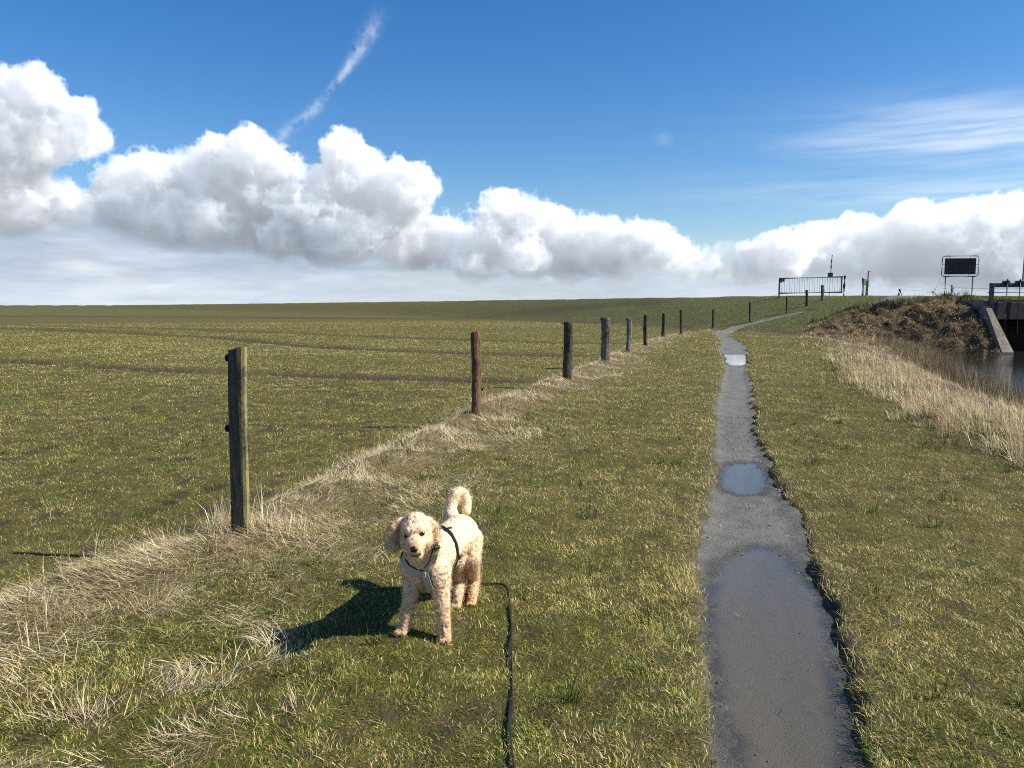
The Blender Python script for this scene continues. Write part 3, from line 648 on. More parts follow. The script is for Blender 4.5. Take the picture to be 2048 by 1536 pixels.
def build_reeds():
    parts = []; dark = []
    x, y = in_view(1.0, 4, 46, lambda D: np.where(D < 10, 40, 40*(10/D)**1.1)); Z = zones(x, y); b = Z['b']
    band = sst(.9, .1, b+1.3*(fbm(x, y, 1.6, 3, 33)-.5))*sst(-4.2, -2.4, b)*sst(43, 38, y)*sst(.38, .54, fbm(x, y, .8, 3, 34)+.02)
    k = (G.random(len(x)) < band); X, Y, Dk = x[k], y[k], Z['D'][k]
    for lo, hi, per, sc in ((0, 13, 40, 1.0), (13, 24, 24, 1.5), (24, 60, 14, 2.0)):
        q = (Dk >= lo) & (Dk < hi)
        if q.sum(): parts.append(clumps(X[q], Y[q], per, .14*sc**.4, ((.10, .30), (.08, .26), (.05, .17))[0 if sc == 1 else 1 if sc < 2 else 2], (.003*sc, .006*sc), .5, (.44, .30, .12, .50, .0, .06), np.full(q.sum(), 2.9)+G.normal(0, .5, q.sum()), .25, (.1, .9)))
    k = (G.random(len(x)) < .8*sst(-2.6, -3.4, b)*sst(-6.4, -5.2, b)*(terrain(x, y) > WATER-.3)*sst(42, 38, y)); X, Y = x[k], y[k]
    dark.append(clumps(X, Y, 26, .17, (.32, .62), (.005, .010), .2, (.0, .05, .2, .02, .02, .7), None, .5, (.05, .5)))
    # low, mostly dark green tufts along the lip of the bank
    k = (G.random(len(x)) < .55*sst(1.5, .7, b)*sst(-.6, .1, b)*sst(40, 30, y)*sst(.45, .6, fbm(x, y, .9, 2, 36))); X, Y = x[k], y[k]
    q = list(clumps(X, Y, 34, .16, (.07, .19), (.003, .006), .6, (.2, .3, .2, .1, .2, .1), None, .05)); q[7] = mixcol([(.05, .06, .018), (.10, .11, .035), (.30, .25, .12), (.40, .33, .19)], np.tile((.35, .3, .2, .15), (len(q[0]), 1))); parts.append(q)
    q = cat(parts); q[7] = np.clip(q[7]*np.array([.94, .91, .84]), 0, .9); blades('dry_reeds', q[0], q[1], terrain(q[0], q[1])-.005, *q[2:], 'pale dry reed grass along the canal bank')
    q = cat(dark); blades('brown_reeds', q[0], q[1], terrain(q[0], q[1])-.005, *q[2:], 'brown dead reeds standing at the canal edge')
    # matted sods and tussocks on the slope beside the sluice
    n = 6500; x = G.uniform(14.5, 26.2, n); y = G.uniform(32, 49, n); Z = zones(x, y); b = Z['b']; z = terrain(x, y)
    k = (b < .2) & (b > -9) & (z > WATER) & (G.random(n) < np.maximum(sst(.36, .56, fbm(x, y, 1.1, 3, 38)), .9*sst(23.8, 25.2, x))) & (x < 25.75); X, Y = x[k], y[k]
    m1 = clumps(X, Y, 16, .26, (.18, .42), (.010, .020), 1.1, (.14, .22, .3, .05, .02, .5), np.full(len(X), -1.9)+G.normal(0, .5, len(X)), .0)
    n = 420; x = G.uniform(17.5, 28, n); y = G.uniform(44.5, 50, n); b = sd_poly(x, y, BANK); k = (b > -1.2) & (b < 1.0) & (G.random(n) < sst(.35, .6, fbm(x, y, 1.4, 2, 39)+.08)*sst(15, 20, x)); X, Y = x[k], y[k]
    pd, _, _, _ = path_d(X, Y); k = pd > .5; X, Y = X[k], Y[k]
    m2 = list(clumps(X, Y, 60, .30, (.14, .40), (.010, .018), .42, (.3, .3, .2, .1, .2, .1), None, .1)); m2[7] = mixcol([(.04, .055, .015), (.10, .11, .035), (.26, .22, .085), (.40, .33, .17)], np.tile((.5, .26, .14, .10), (len(m2[0]), 1))*1.0)
    q = cat([m1, m2]); blades('slope_tussocks', q[0], q[1], terrain(q[0], q[1])-.01, *q[2:], 'matted tussocks and torn sods on the slope by the sluice')
print('turf', build_turf()); build_verge(); build_reeds()
def build_litter():
    """stalks and grit lying on the path"""
    n = 70; s = G.uniform(0, 1, n); Y = 1.8+s*s*14; c = G.uniform(-.9, .95, n)
    par = np.interp(Y, PATH[:-4, 1], np.arange(len(PATH)-4)); X = np.interp(par, np.arange(len(PATH)), PATH[:, 0])+c*np.interp(par, np.arange(len(PW)), PW)
    z, _, _ = path_z(X, Y); z = np.maximum(z, WL)+.002
    a = G.uniform(0, 6.28, n); L = G.uniform(.015, .07, n); q = [X, Y, z, L, G.uniform(.0015, .003, n), a, np.full(n, 1.5), np.zeros(n)]
    t = mixcol([(.50, .42, .27), (.20, .15, .08), (.05, .04, .03)], np.tile((.3, .35, .35), (n, 1)))
    ex = [at_z(u, v, -.055) for u, v in ((1440, 807), (1452, 806), (1560, 1078), (1588, 1066), (1600, 1062))]
    for i, (p, l, aa) in enumerate(zip(ex, (.55, .3, .19, .16, .15), (.05, .1, .55, .5, .9))):
        for k, v in enumerate((p[0], p[1], -.048, l, .006, aa, 1.52, 0)): q[k] = np.append(q[k], v)
        t = np.concatenate([t, [(.55, .45, .27)]])
    blades('straw_litter', *q, t, 'loose straw and bits lying on the path')
build_litter()
def build_grit():
    n = 15000; Y = 1.5+9.5*G.random(n)**1.6; par = np.interp(Y, PATH[:-4, 1], np.arange(len(PATH)-4)); c = G.uniform(-1.12, 1.12, n)
    X = np.interp(par, np.arange(len(PATH)), PATH[:, 0])+c*np.interp(par, np.arange(len(PW)), PW); z, wet, mud = path_z(X, Y)
    k = ((z > WL-.001) | (G.random(n) < .05)) & (path_d(X, Y)[0] < .03); X, Y, z, wet = X[k], Y[k], z[k], wet[k]; n = len(X)
    r = G.uniform(.0012, .0034, n)*(1+1.2*(G.random(n) > .94))*np.maximum(1, Y/4)**.5
    O = np.array([(1, 0, 0), (-1, 0, 0), (0, 1, 0), (0, -1, 0), (0, 0, 1), (0, 0, -1)], float); T = np.array([(0, 2, 4), (2, 1, 4), (1, 3, 4), (3, 0, 4), (2, 0, 5), (1, 2, 5), (3, 1, 5), (0, 3, 5)])
    V = np.stack([X, Y, z+r*.25], 1)[:, None]+O[None]*r[:, None, None]*G.uniform(.6, 1.3, (n, 6, 1))*np.array([1, 1, .75])
    f = (np.arange(n)[:, None, None]*6+T[None]).reshape(-1, 3)
    g = (G.choice([.07, .13, .22, .42], n, p=[.3, .35, .25, .10])*G.uniform(.8, 1.2, n)*(1-.45*wet))[:, None]*np.array([1.03, 1, .92])
    me = np_mesh('grit', V.reshape(-1, 3), f.ravel(), np.full(len(f), 3), dict(tint=np.repeat(g, 6, 0))); o = link('grit', me, mat_blade('grit', 0.0, .8)); o['kind'] = 'stuff'; o['label'] = 'loose grit and small stones on the path'
build_grit()
# ---------------------------------------------------------------- materials of the built things
def mat_wood(name, dark, light, lichen=None, lf=.0, streak=(26, 26, 2.2), side=None):
    m = NT(name); p = m.obj()
    g = m.noise(m.scale(p, streak), 1.6, 6, .7, .6); f = m.noise(m.scale(p, (60, 60, 5)), 2.0, 4, .7); b = m.noise(p, 3.5, 4, .6)
    c = m.mix(m.ramp(m.math('ADD', m.math('MULTIPLY', g, .6), m.math('MULTIPLY', f, .4)), (.36, 0.0), (.64, 1.0)), dark, light)
    c = m.mix(m.ramp(b, (.45, 0.0), (.7, .7)), c, tuple(q*.55 for q in dark))
    if lichen:
        k = m.ramp(m.noise(p, 7, 5, .7), (.62-lf, 0.0), (.75-lf, .85))
        if side is not None:                          # grows on the weather side only
            sx = m.n('ShaderNodeSeparateXYZ'); m.put(p, sx.inputs[0]); k = m.math('MULTIPLY', k, m.math('GREATER_THAN', sx.outputs[0], side))
        c = m.mix(k, c, lichen)
    return m.bsdf(c, .88, bump=m.bump(m.math('ADD', g, m.math('MULTIPLY', f, .5)), .9, .012), spec=.2)
def mat_plain(name, col, rough=.5, metal=0.0, var=.25, sc=18, bumpst=.15, spec=.5):
    m = NT(name); p = m.obj(); n = m.noise(p, sc, 4, .65)
    c = m.mix(m.ramp(n, (.35, 0.0), (.68, 1.0)), tuple(q*(1-var) for q in col), tuple(min(1, q*(1+var)) for q in col))
    return m.bsdf(c, rough, metal, m.bump(n, bumpst, .004), spec)
W_GREY = mat_wood('weathered_grey_wood', (.055, .048, .040), (.27, .245, .205), (.22, .21, .10), -.04)
W_DARK = mat_wood('dark_damp_wood', (.022, .020, .017), (.12, .105, .085), (.10, .10, .055), -.08)
W_RED = mat_wood('red_brown_bark', (.05, .024, .014), (.25, .145, .092), None, 0, (17, 17, 3.5))
W_LICHEN = mat_wood('lichen_wood', (.028, .026, .022), (.15, .135, .11), (.29, .26, .10), .22, side=.048)
IRON = mat_plain('black_plastic', (.012, .012, .013), .5)
def post(name, base, H, r, lean, mat, label, square=None, seed=0, knobs=(), wob=.1, tw=0.0, bend=0.0):
    """a split or round post, about a cm under the soil at its foot"""
    rg = np.random.default_rng(seed); root = empty(name, base); tag(root, label, 'post', 'wooden posts of the pasture fence')
    nr, ns = 26, 22; V, Fc = [], []
    ph = rg.uniform(0, 6.28, 6); am = rg.uniform(.3, 1, 6)
    for i in range(nr):
        t = i/(nr-1); z = -.12+(H+.12)*t
        cx = lean[0]*t*H+bend*math.sin(t*3.0)+.006*math.sin(5*t+ph[0]); cy = lean[1]*t*H+.006*math.sin(4*t+ph[1])
        for k in range(ns):
            a = 2*math.pi*k/ns+tw*t
            if square:
                q = max(abs(math.cos(a))/square[0], abs(math.sin(a))/square[1]); rr = 1/q
                rr = min(rr, math.hypot(*square)*.97)*(1+.012*math.sin(9*t+k))
            else:
                rr = r*(1+wob*(am[0]*math.sin(2*a+ph[2])+.5*am[1]*math.sin(3*a+ph[3]+2*t)+.35*am[2]*math.sin(7*a+ph[4]))+wob*.5*math.sin(6*t*am[4]+ph[5]+a)) + r*.07*rg.normal()*.5
                if t > .97: rr *= .93
            V.append((cx+rr*math.cos(a), cy+rr*math.sin(a), z + (0 if i < nr-1 else .012*math.cos(a+ph[0]))))
    for i in range(nr-1):
        for k in range(ns): Fc.append((i*ns+k, i*ns+(k+1) % ns, (i+1)*ns+(k+1) % ns, (i+1)*ns+k))
    V.append((cx, cy, H+.004)); c = len(V)-1
    for k in range(ns): Fc.append(((nr-1)*ns+k, (nr-1)*ns+(k+1) % ns, c))
    b = MB(); b.add(V, Fc); b.build('timber', mat, root)
    for (zz, side) in knobs:
        t = zz/H; ox = lean[0]*zz+bend*math.sin(t*3.0); R = (square[0] if square else r)
        kb = MB(); kb.tube([(ox+side*(R-.004), 0, zz), (ox+side*(R+.012), 0, zz), (ox+side*(R+.016), 0, zz), (ox+side*(R+.03), 0, zz), (ox+side*(R+.034), 0, zz)], [.008, .008, .017, .019, .012], 12)
        kb.tube([(ox+side*(R+.022), .0, zz-.022), (ox+side*(R+.022), .0, zz+.022)], [.012, .012], 8)
        kb.build('insulator', IRON, root, True)
    return root
def stand(u, vb, vt, r_px, Y=None):
    """foot of a post seen at pixel (u, vb), its height from the pixel of its top"""
    if Y is None: p = ground_hit(u, vb)
    else: q = at(u, vb, Y); p = Vector((q.x, Y, gz(q.x, Y)))
    H = at(u, vt, p.y).z-p.z; return p, H, r_px*p.y/F
LAB = ['tall square post with yellow lichen edge nearest the camera', 'reddish brown round post with bark, second along the fence', 'dark slightly crooked post with black insulators, third along the fence',
       'thick knobbly grey post with a knot hole, fourth along the fence', 'pale grey split post with frayed top, fifth along the fence', 'slim dark straight post between the pale split post and the leaning post',
       'dark post leaning right, second before the fence bends at the straw end', 'dark post with one pale edge at the end of the straw strip', 'short dark post standing in the pasture left of the path bend', 'thin dark post at the foot of the dike beside the path bend',
       'thin dark post halfway up the grassy dike', 'thick dark post on the dike in front of the gate', 'grey rounded post nearest the marker pole by the gate']
P = [(477, 1068, 697, 20, None), (951, 826, 663, 9.5, None), (1134, 758, 643, 9.2, None), (1211, 723, 635, 8.0, None), (1257, 703, 636, 5.2, None), (1291, 691, 630, 3.9, None), (1326, 675, 626, 3.6, None), (1362, 668, 619, 3.5, None),
     (1426, 655, 619, 2.4, None), (1500, 644, 604, 2.0, None), (1573, 626, 593, 1.9, None), (1614, 612, 580, 2.6, None), (1645, 601, 570, 2.9, None)]
MT = [W_LICHEN, W_RED, W_DARK, W_GREY, W_GREY, W_DARK, W_DARK, W_DARK, W_DARK, W_DARK, W_DARK, W_DARK, W_GREY]
LEAN = [(.006, .0), (.0, .0), (.05, .0), (.0, .0), (-.01, 0), (.02, 0), (.09, .02), (.04, 0), (.05, 0), (.01, 0), (.06, 0), (-.04, 0), (.0, 0)]
for i, (u, vb, vt, rp, Y) in enumerate(P):
    p, H, r = stand(u, vb, vt, rp, Y)
    kn = {0: ((H-.06, -1), (H*.575, -1)), 1: ((.33, 1),), 2: ((H-.04, -1), (H*.54, -1)), 3: ((H-.05, -1), (H*.52, -1)), 4: ((H-.06, -1), (H*.5, -1)), 5: ((H*.55, -1),), 6: ((H*.8, -1),), 7: ((H*.55, -1),)}.get(i, ())
    tp = at(u + (1.5 if i == 0 else 0), vt, p.y); ln = ((tp.x-p.x)/H + LEAN[i][0]*.5, LEAN[i][1])
    if i == 0: ln = ((tp.x-p.x)/H, 0)
    root = post('fence_post', p, H, r, ln, MT[i], LAB[i], (r*.88, r*.36) if i == 0 else None, i+3, kn, (.02, .07, .08, .16, .15, .1, .1, .1, .1, .1, .1, .08, .06)[i], (0, .2, .1, .5, .4)[i] if i < 5 else .2, (0, .012, .006, .018, .02)[i] if i < 5 else 0)
    if i == 0: root.rotation_euler = (0, 0, math.radians(-9))
    if i == 3:
        kb = MB(); q = 1.0*r; kb.tube([(.25*r, -.9*r, H*.66), (.35*r, -1.25*r, H*.655), (.40*r, -1.5*r, H*.64)], [.45*r, .36*r, .2*r], 9); kb.build('knot', W_DARK, root, True)

# ---------------------------------------------------------------- gate on the dike
STEEL = mat_plain('dark_green_painted_steel', (.020, .028, .030), .45, 0, .35, 9)
GALV = mat_plain('galvanised_steel', (.20, .21, .22), .42, .8, .25, 30)
BLACKW = mat_wood('tarred_timber', (.016, .015, .016), (.06, .055, .05))
def gate():
    a0, a1 = at(1558, 592, 60.0), at(1684, 590, 60.0)
    za, zb = gz(a0.x, a0.y), gz(a1.x, a1.y)
    d = (a1-a0); Lg = math.hypot(d.x, d.y); root = empty('gate', (a0.x, a0.y, za), math.atan2(d.y, d.x))
    tag(root, 'long dark steel bar gate standing on top of the dike', 'gate')
    top0, top1 = at(1558, 557, 60).z-za, at(1684, 553.5, 60).z-za; bo0, bo1 = at(1558, 586.5, 60).z-za, at(1684, 584.5, 60).z-za
    X = lambda t: Lg*t
    def bar(p, q, r, name, n=8): b = MB(); b.tube([p, q], r, n); return b.build(name, STEEL, root)
    bar((0, 0, top0), (Lg, 0, top1), .055, 'top_rail'); bar((0, 0, bo0), (Lg, 0, bo1), .06, 'bottom_rail')
    b = MB(); b.box((0, 0, (top0-.1)/2), (.10, .10, top0+.22), None, .01); b.build('end_post', STEEL, root)
    b = MB(); b.box((Lg-.07, 0, (top1+bo1)/2), (.08, .08, top1-bo1), None, .01); b.build('hinge_stile', STEEL, root)
    n = 25
    for k in range(1, n):
        t = k/n; bar((X(t), 0, bo0+(bo1-bo0)*t), (X(t), 0, top0+(top1-top0)*t), .016, 'bar', 6)
    b = MB(); b.box((.22, -.01, top0-.13), (.34, .05, .22), None, .01); b.box((.12, -.012, top0-.27), (.14, .05, .1), None, .01); b.build('latch_plate', STEEL, root)
    b = MB(); b.tube([(.30, -.02, top0-.24), (.26, -.03, top0-.36), (.30, -.03, top0-.44), (.34, -.03, top0-.36), (.30, -.02, top0-.24)], .012, 6); b.build('chain', STEEL, root)
    # hinge post: its own thing
    c = at(1687.5, 590, 60.0); H = at(1687.5, 551, 60).z-gz(c.x, c.y)
    r2 = empty('gate_post', (c.x, c.y, gz(c.x, c.y))); tag(r2, 'thick dark post at the right end of the steel gate', 'gate post')
    b = MB(); b.tube([(0, 0, -.2), (0, 0, H*.5), (.03, 0, H-.03), (.03, 0, H)], [.105, .105, .10, .06], 14); b.build('timber', BLACKW, r2)
    for z in (H*.25, H*.85): b = MB(); b.tube([(0, 0, z-.04), (0, 0, z+.04)], .109, 14); b.tube([(-.1, 0, z), (-.16, 0, z)], .02, 8); b.build('hinge', STEEL, r2)
gate()
def marker_pole():
    p = at(1658, 601, 58.6); z = gz(p.x, p.y); root = empty('marker_pole', (p.x, p.y, z)); tag(root, 'tall thin pole with a small box rising in front of the gate', 'pole')
    hb0, hb1, ht = at(1658, 555, 58.6).z-z, at(1658, 546.5, 58.6).z-z, at(1658, 509.5, 58.6).z-z
    b = MB(); b.tube([(0, 0, -.2), (.02, 0, hb0+.05)], .032, 8); b.build('lower_pole', GALV, root)
    b = MB(); b.tube([(.03, 0, hb1-.05), (.06, 0, hb1+.5), (.07, 0, ht-.5), (.10, 0, ht)], [.05, .055, .05, .042], 8)
    for f, s in ((.22, 1), (.38, -1), (.62, 1), (.80, 1)): zz = hb1+(ht-hb1)*f; b.tube([(.06, 0, zz), (.06+.055*s, 0, zz+.015), (.06+.075*s, 0, zz+.05)], .018, 6)
    b.build('upper_pole', BLACKW, root)
    b = MB(); b.box((.02, 0, (hb0+hb1)/2), (.34, .20, hb1-hb0), None, .02); b.box((.02, 0, hb1+.012), (.38, .24, .03), None, .008); b.box((.02, -.107, (hb0+hb1)/2), (.24, .016, (hb1-hb0)*.7), None, .004); b.build('box', STEEL, root)
marker_pole()

# ---------------------------------------------------------------- information stand
GREENP = mat_plain('green_board', (.035, .24, .10), .4, 0, .06); WHITEP = mat_plain('white_sheet', (.70, .71, .70), .5, 0, .05)
def info_stand():
    Y = 58.5; z = gz(at(1729, 588, Y).x, Y); o = at(1729, 588, Y)
    root = empty('information_stand', (o.x, Y, z), math.radians(24)); tag(root, 'narrow green and white information board held between two posts', 'information board')
    px = Y/F
    H = at(1729, 556.5, Y).z-z
    b = MB(); b.tube([(-6.5*px, 0, -.2), (-6.5*px, 0, H), (-6.5*px, 0, H+.02)], [.068, .066, .045], 12); b.build('left_post', BLACKW, root)
    b = MB(); b.box((5.2*px, 0, (H-.2)/2-.05), (.09, .09, H-.05), None, .01); b.build('right_post', BLACKW, root)
    w = 6.2*px
    fr = MB()
    for x in (-3.6*px, 2.9*px): fr.box((x, 0, H*.50), (.05, .06, H*.93), None, .008)
    for zz in (H*.95, H*.055): fr.box((-.35*px, 0, zz), (6.5*px-.05, .05, .05), None, .008)
    f = fr.build('frame', GALV, root)
    b = MB(); b.box((-.35*px, 0, H*.76), (6.0*px-.04, .03, H*.32)); g = b.build('green_panel', GREENP, root)
    b = MB(); b.box((-.35*px, 0, H*.385), (6.0*px-.04, .03, H*.40)); g = b.build('white_panel', WHITEP, root)
    t = MB()
    for k in range(9): t.box((-.35*px-.02*(k % 2), -.018, H*(.23+.038*k)), (.13-.03*(k % 3), .004, .016))
    t.build('text_rows', STEEL, g)
    # small arm post just behind it
    q = at(1734.5, 588, 59.6); z2 = gz(q.x, q.y); r2 = empty('arm_post', (q.x, q.y, z2)); tag(r2, 'thin post with a short arm and stay behind the information board', 'post')
    H2 = at(1735, 541.5, 59.6).z-z2
    b = MB(); b.box((0, 0, H2/2-.1), (.07, .07, H2+.2), None, .01); b.build('shaft', STEEL, r2)
    b = MB(); b.tube([(-.03, 0, H2-.03), (.2, 0, H2-.03)], .028, 8); b.build('arm', STEEL, r2)
    b = MB(); b.tube([(.19, 0, H2-.04), (.02, 0, H2-.52)], .008, 6); b.build('stay', STEEL, r2)
    b = MB(); b.box((.07, -.03, H2*.52), (.09, .02, .55), None, .004); b.build('white_plate', WHITEP, r2)
info_stand()
def brace_post():
    Y = 63.0; o = at(1796, 590, Y); z = gz(o.x, Y); root = empty('brace_post', (o.x, Y, z)); tag(root, 'short dark post with a slanting brace at the crest path', 'post')
    H = at(1798, 578, Y).z-z; H = max(H, .45)
    b = MB(); b.tube([(.10, 0, -.5), (.06, 0, H*.6), (.08, 0, H)], [.075, .075, .07], 10); b.build('upright', W_DARK, root)
    b = MB(); b.tube([(.52, -.05, -.10), (.12, 0, H-.03)], [.07, .065], 10); b.build('brace', W_DARK, root)
    w = MB(); A = Vector((o.x+.08, Y, z+H-.02)); B = at(1905, 575, 52.0); B2 = at(2080, 577, 46.0)
    pts = [A.lerp(B, t/10) - Vector((0, 0, .25*4*(t/10)*(1-t/10)*.5)) for t in range(11)] + [B.lerp(B2, t/8) - Vector((0, 0, .1*4*(t/8)*(1-t/8)*.5)) for t in range(1, 9)]
    w.tube(pts, .011, 5); tag(w.build('fence_rope', IRON, None), 'thin sagging rope running from the braced post behind the sign', 'rope')
    q = at(1903, 588, 52.0); z = gz(q.x, q.y); H = at(1903, 570.5, 52).z-z; root = empty('rope_post', (q.x, 52.0, z)); tag(root, 'short grey post with notched top seen under the big sign', 'post')
    b = MB(); b.tube([(.03, 0, -.2), (.02, 0, H*.55), (.0, 0, H*.6), (-.01, 0, H-.02), (-.01, 0, H)], [.075, .075, .09, .09, .07], 12); b.build('timber', W_GREY, root)
    b = MB(); b.box((.04, -.1, H*.72), (.07, .04, .09), None, .01); b.build('cleat', IRON, root)
brace_post()
# ---------------------------------------------------------------- big sign seen from behind
def big_sign():
    Y = 46.0; px = Y/F; o = at(1917, 592, Y); z = gz(o.x, Y); root = empty('sign_board', (o.x, Y, z), math.radians(-8)); tag(root, 'large dark sign board in a rounded tube frame on two legs', 'sign')
    zt, zb = at(1917, 512, Y).z-z, at(1917, 553, Y).z-z
    W = 67*px/math.cos(math.radians(8)); r = .16; t = .032
    def ring(x0, x1, z0, z1, r):
        pts = []
        for cx, cz, a0 in ((x1-r, z1-r, 0), (x0+r, z1-r, 90), (x0+r, z0+r, 180), (x1-r, z0+r, 270)):
            for k in range(6): a = math.radians(a0+k*18); pts.append((cx+r*math.cos(a), 0, cz+r*math.sin(a)))
        return pts + pts[:1]
    f = MB(); f.tube(ring(-W/2, W/2, zb, zt, r), t, 8, False); f.build('frame', STEEL, root, True)
    m = .15
    b = MB(); b.box((0, 0, (zb+zt)/2), (W-2*m, .05, zt-zb-2*m+.04), None, .008); pn = b.build('panel', mat_plain('dark_panel_back', (.016, .014, .013), .6, 0, .3, 6), root)
    b = MB()
    for zz in (zb+m+.16, zt-m-.16): b.box((0, -.032, zz), (W-2*m-.1, .02, .05))
    b.build('stiffener', STEEL, pn)
    for x, zz, dz in ((-W*.3, zb, 1), (W*.24, zb, 1), (-W*.3, zt, -1), (W*.27, zt, -1)):
        c = MB(); c.tube([(x, 0, zz), (x, 0, zz+dz*(m+.03))], .018, 6); c.build('clamp', STEEL, root)
    for x, zz in ((-W/2, zb+.5), (-W/2, zt-.5), (W/2, zb+.5), (W/2, zt-.5)):
        s = 1 if x < 0 else -1; c = MB(); c.tube([(x, 0, zz), (x+s*(m+.03), 0, zz)], .018, 6); c.build('clamp', STEEL, root)
    for x, uu in ((-W*.385, 1891), (W*.36, 1941)):
        w = root.matrix_basis @ Vector((x, 0, 0)); R = Matrix.Rotation(math.radians(-8), 3, 'Z') @ Vector((x, 0, 0)); zg = gz(o.x+R.x, Y+R.y)-z
        l = MB(); l.tube([(x, 0, zg-.3), (x, 0, zb-.02)], .042, 10); l.build('leg', GALV, root)
        l = MB(); l.tube([(x, 0, zb-.10), (x, 0, zb+.02)], .055, 10); l.build('collar', STEEL, root)
big_sign()
# ---------------------------------------------------------------- wind turbine beyond the dike
def turbine():
    Y = 900.0; h = at(1866, 583.5, Y); root = empty('wind_turbine', (h.x, Y, -1.0)); tag(root, 'distant white wind turbine half hidden behind the dike', 'wind turbine')
    WT = mat_plain('turbine_white', (.62, .64, .68), .4, 0, .03); zh = h.z+1
    b = MB(); b.tube([(0, 0, 0), (0, 0, zh-.6)], [1.6, .85], 16); b.build('tower', WT, root, True)
    b = MB(); b.tube([(0, 3.0, zh), (0, 1.5, zh), (0, -1.6, zh), (0, -2.4, zh), (0, -3.1, zh)], [.7, 1.15, 1.1, .95, .3], 14); b.build('nacelle', WT, root, True)
    for a in (68, 188, 308):
        c, s = math.cos(math.radians(a)), math.sin(math.radians(a)); V, Fc = [], []; L = 11.5
        for t, ch in ((0, .45), (.12, .55), (.25, .95), (.6, .62), (1.0, .15)):
            for sx, sy in ((-.3, 0), (0, -.12), (.7, 0), (0, .12)):
                X = (sx*ch, sy*ch, .5+L*t); V.append((X[0]*s+X[2]*c, -2.4+X[1], zh+X[2]*s-X[0]*c))
        for i in range(4):
            for k in range(4): Fc.append((i*4+k, i*4+(k+1) % 4, i*4+4+(k+1) % 4, i*4+4+k))
        Fc += [(0, 1, 2, 3), (16, 17, 18, 19)]
        b = MB(); b.add(V, Fc); b.build('blade', WT, root)
turbine()
# ---------------------------------------------------------------- sluice in the dike
def mat_concrete(name, c0, c1):
    m = NT(name); p = m.obj(); n = m.noise(p, 2.2, 5, .65); s = m.noise(m.scale(p, (3, 3, .5)), 2.5, 4, .6); f = m.noise(p, 45, 3, .7)
    c = m.mix(m.ramp(n, (.34, 0.0), (.66, 1.0)), c0, c1); c = m.mix(m.ramp(s, (.5, 0.0), (.72, .65)), c, tuple(q*.4 for q in c0))
    c = m.mix(m.ramp(f, (.3, .0), (.75, .35)), c, tuple(q*.7 for q in c1)); return m.bsdf(c, .9, bump=m.bump(m.math('ADD', n, f), .5, .012), spec=.2)
CONC = mat_concrete('stained_concrete', (.11, .098, .074), (.28, .25, .19)); CONCD = mat_concrete('shaded_concrete', (.035, .035, .033), (.085, .085, .08))  # CONCD: same concrete, with the shade at the opening put into its colour
BLUEST = mat_plain('dark_blue_painted_steel', (.014, .020, .036), .4, 0, .3, 8); RUST = mat_plain('grimy_gate_leaf', (.020, .019, .017), .7, 0, .5, 5)
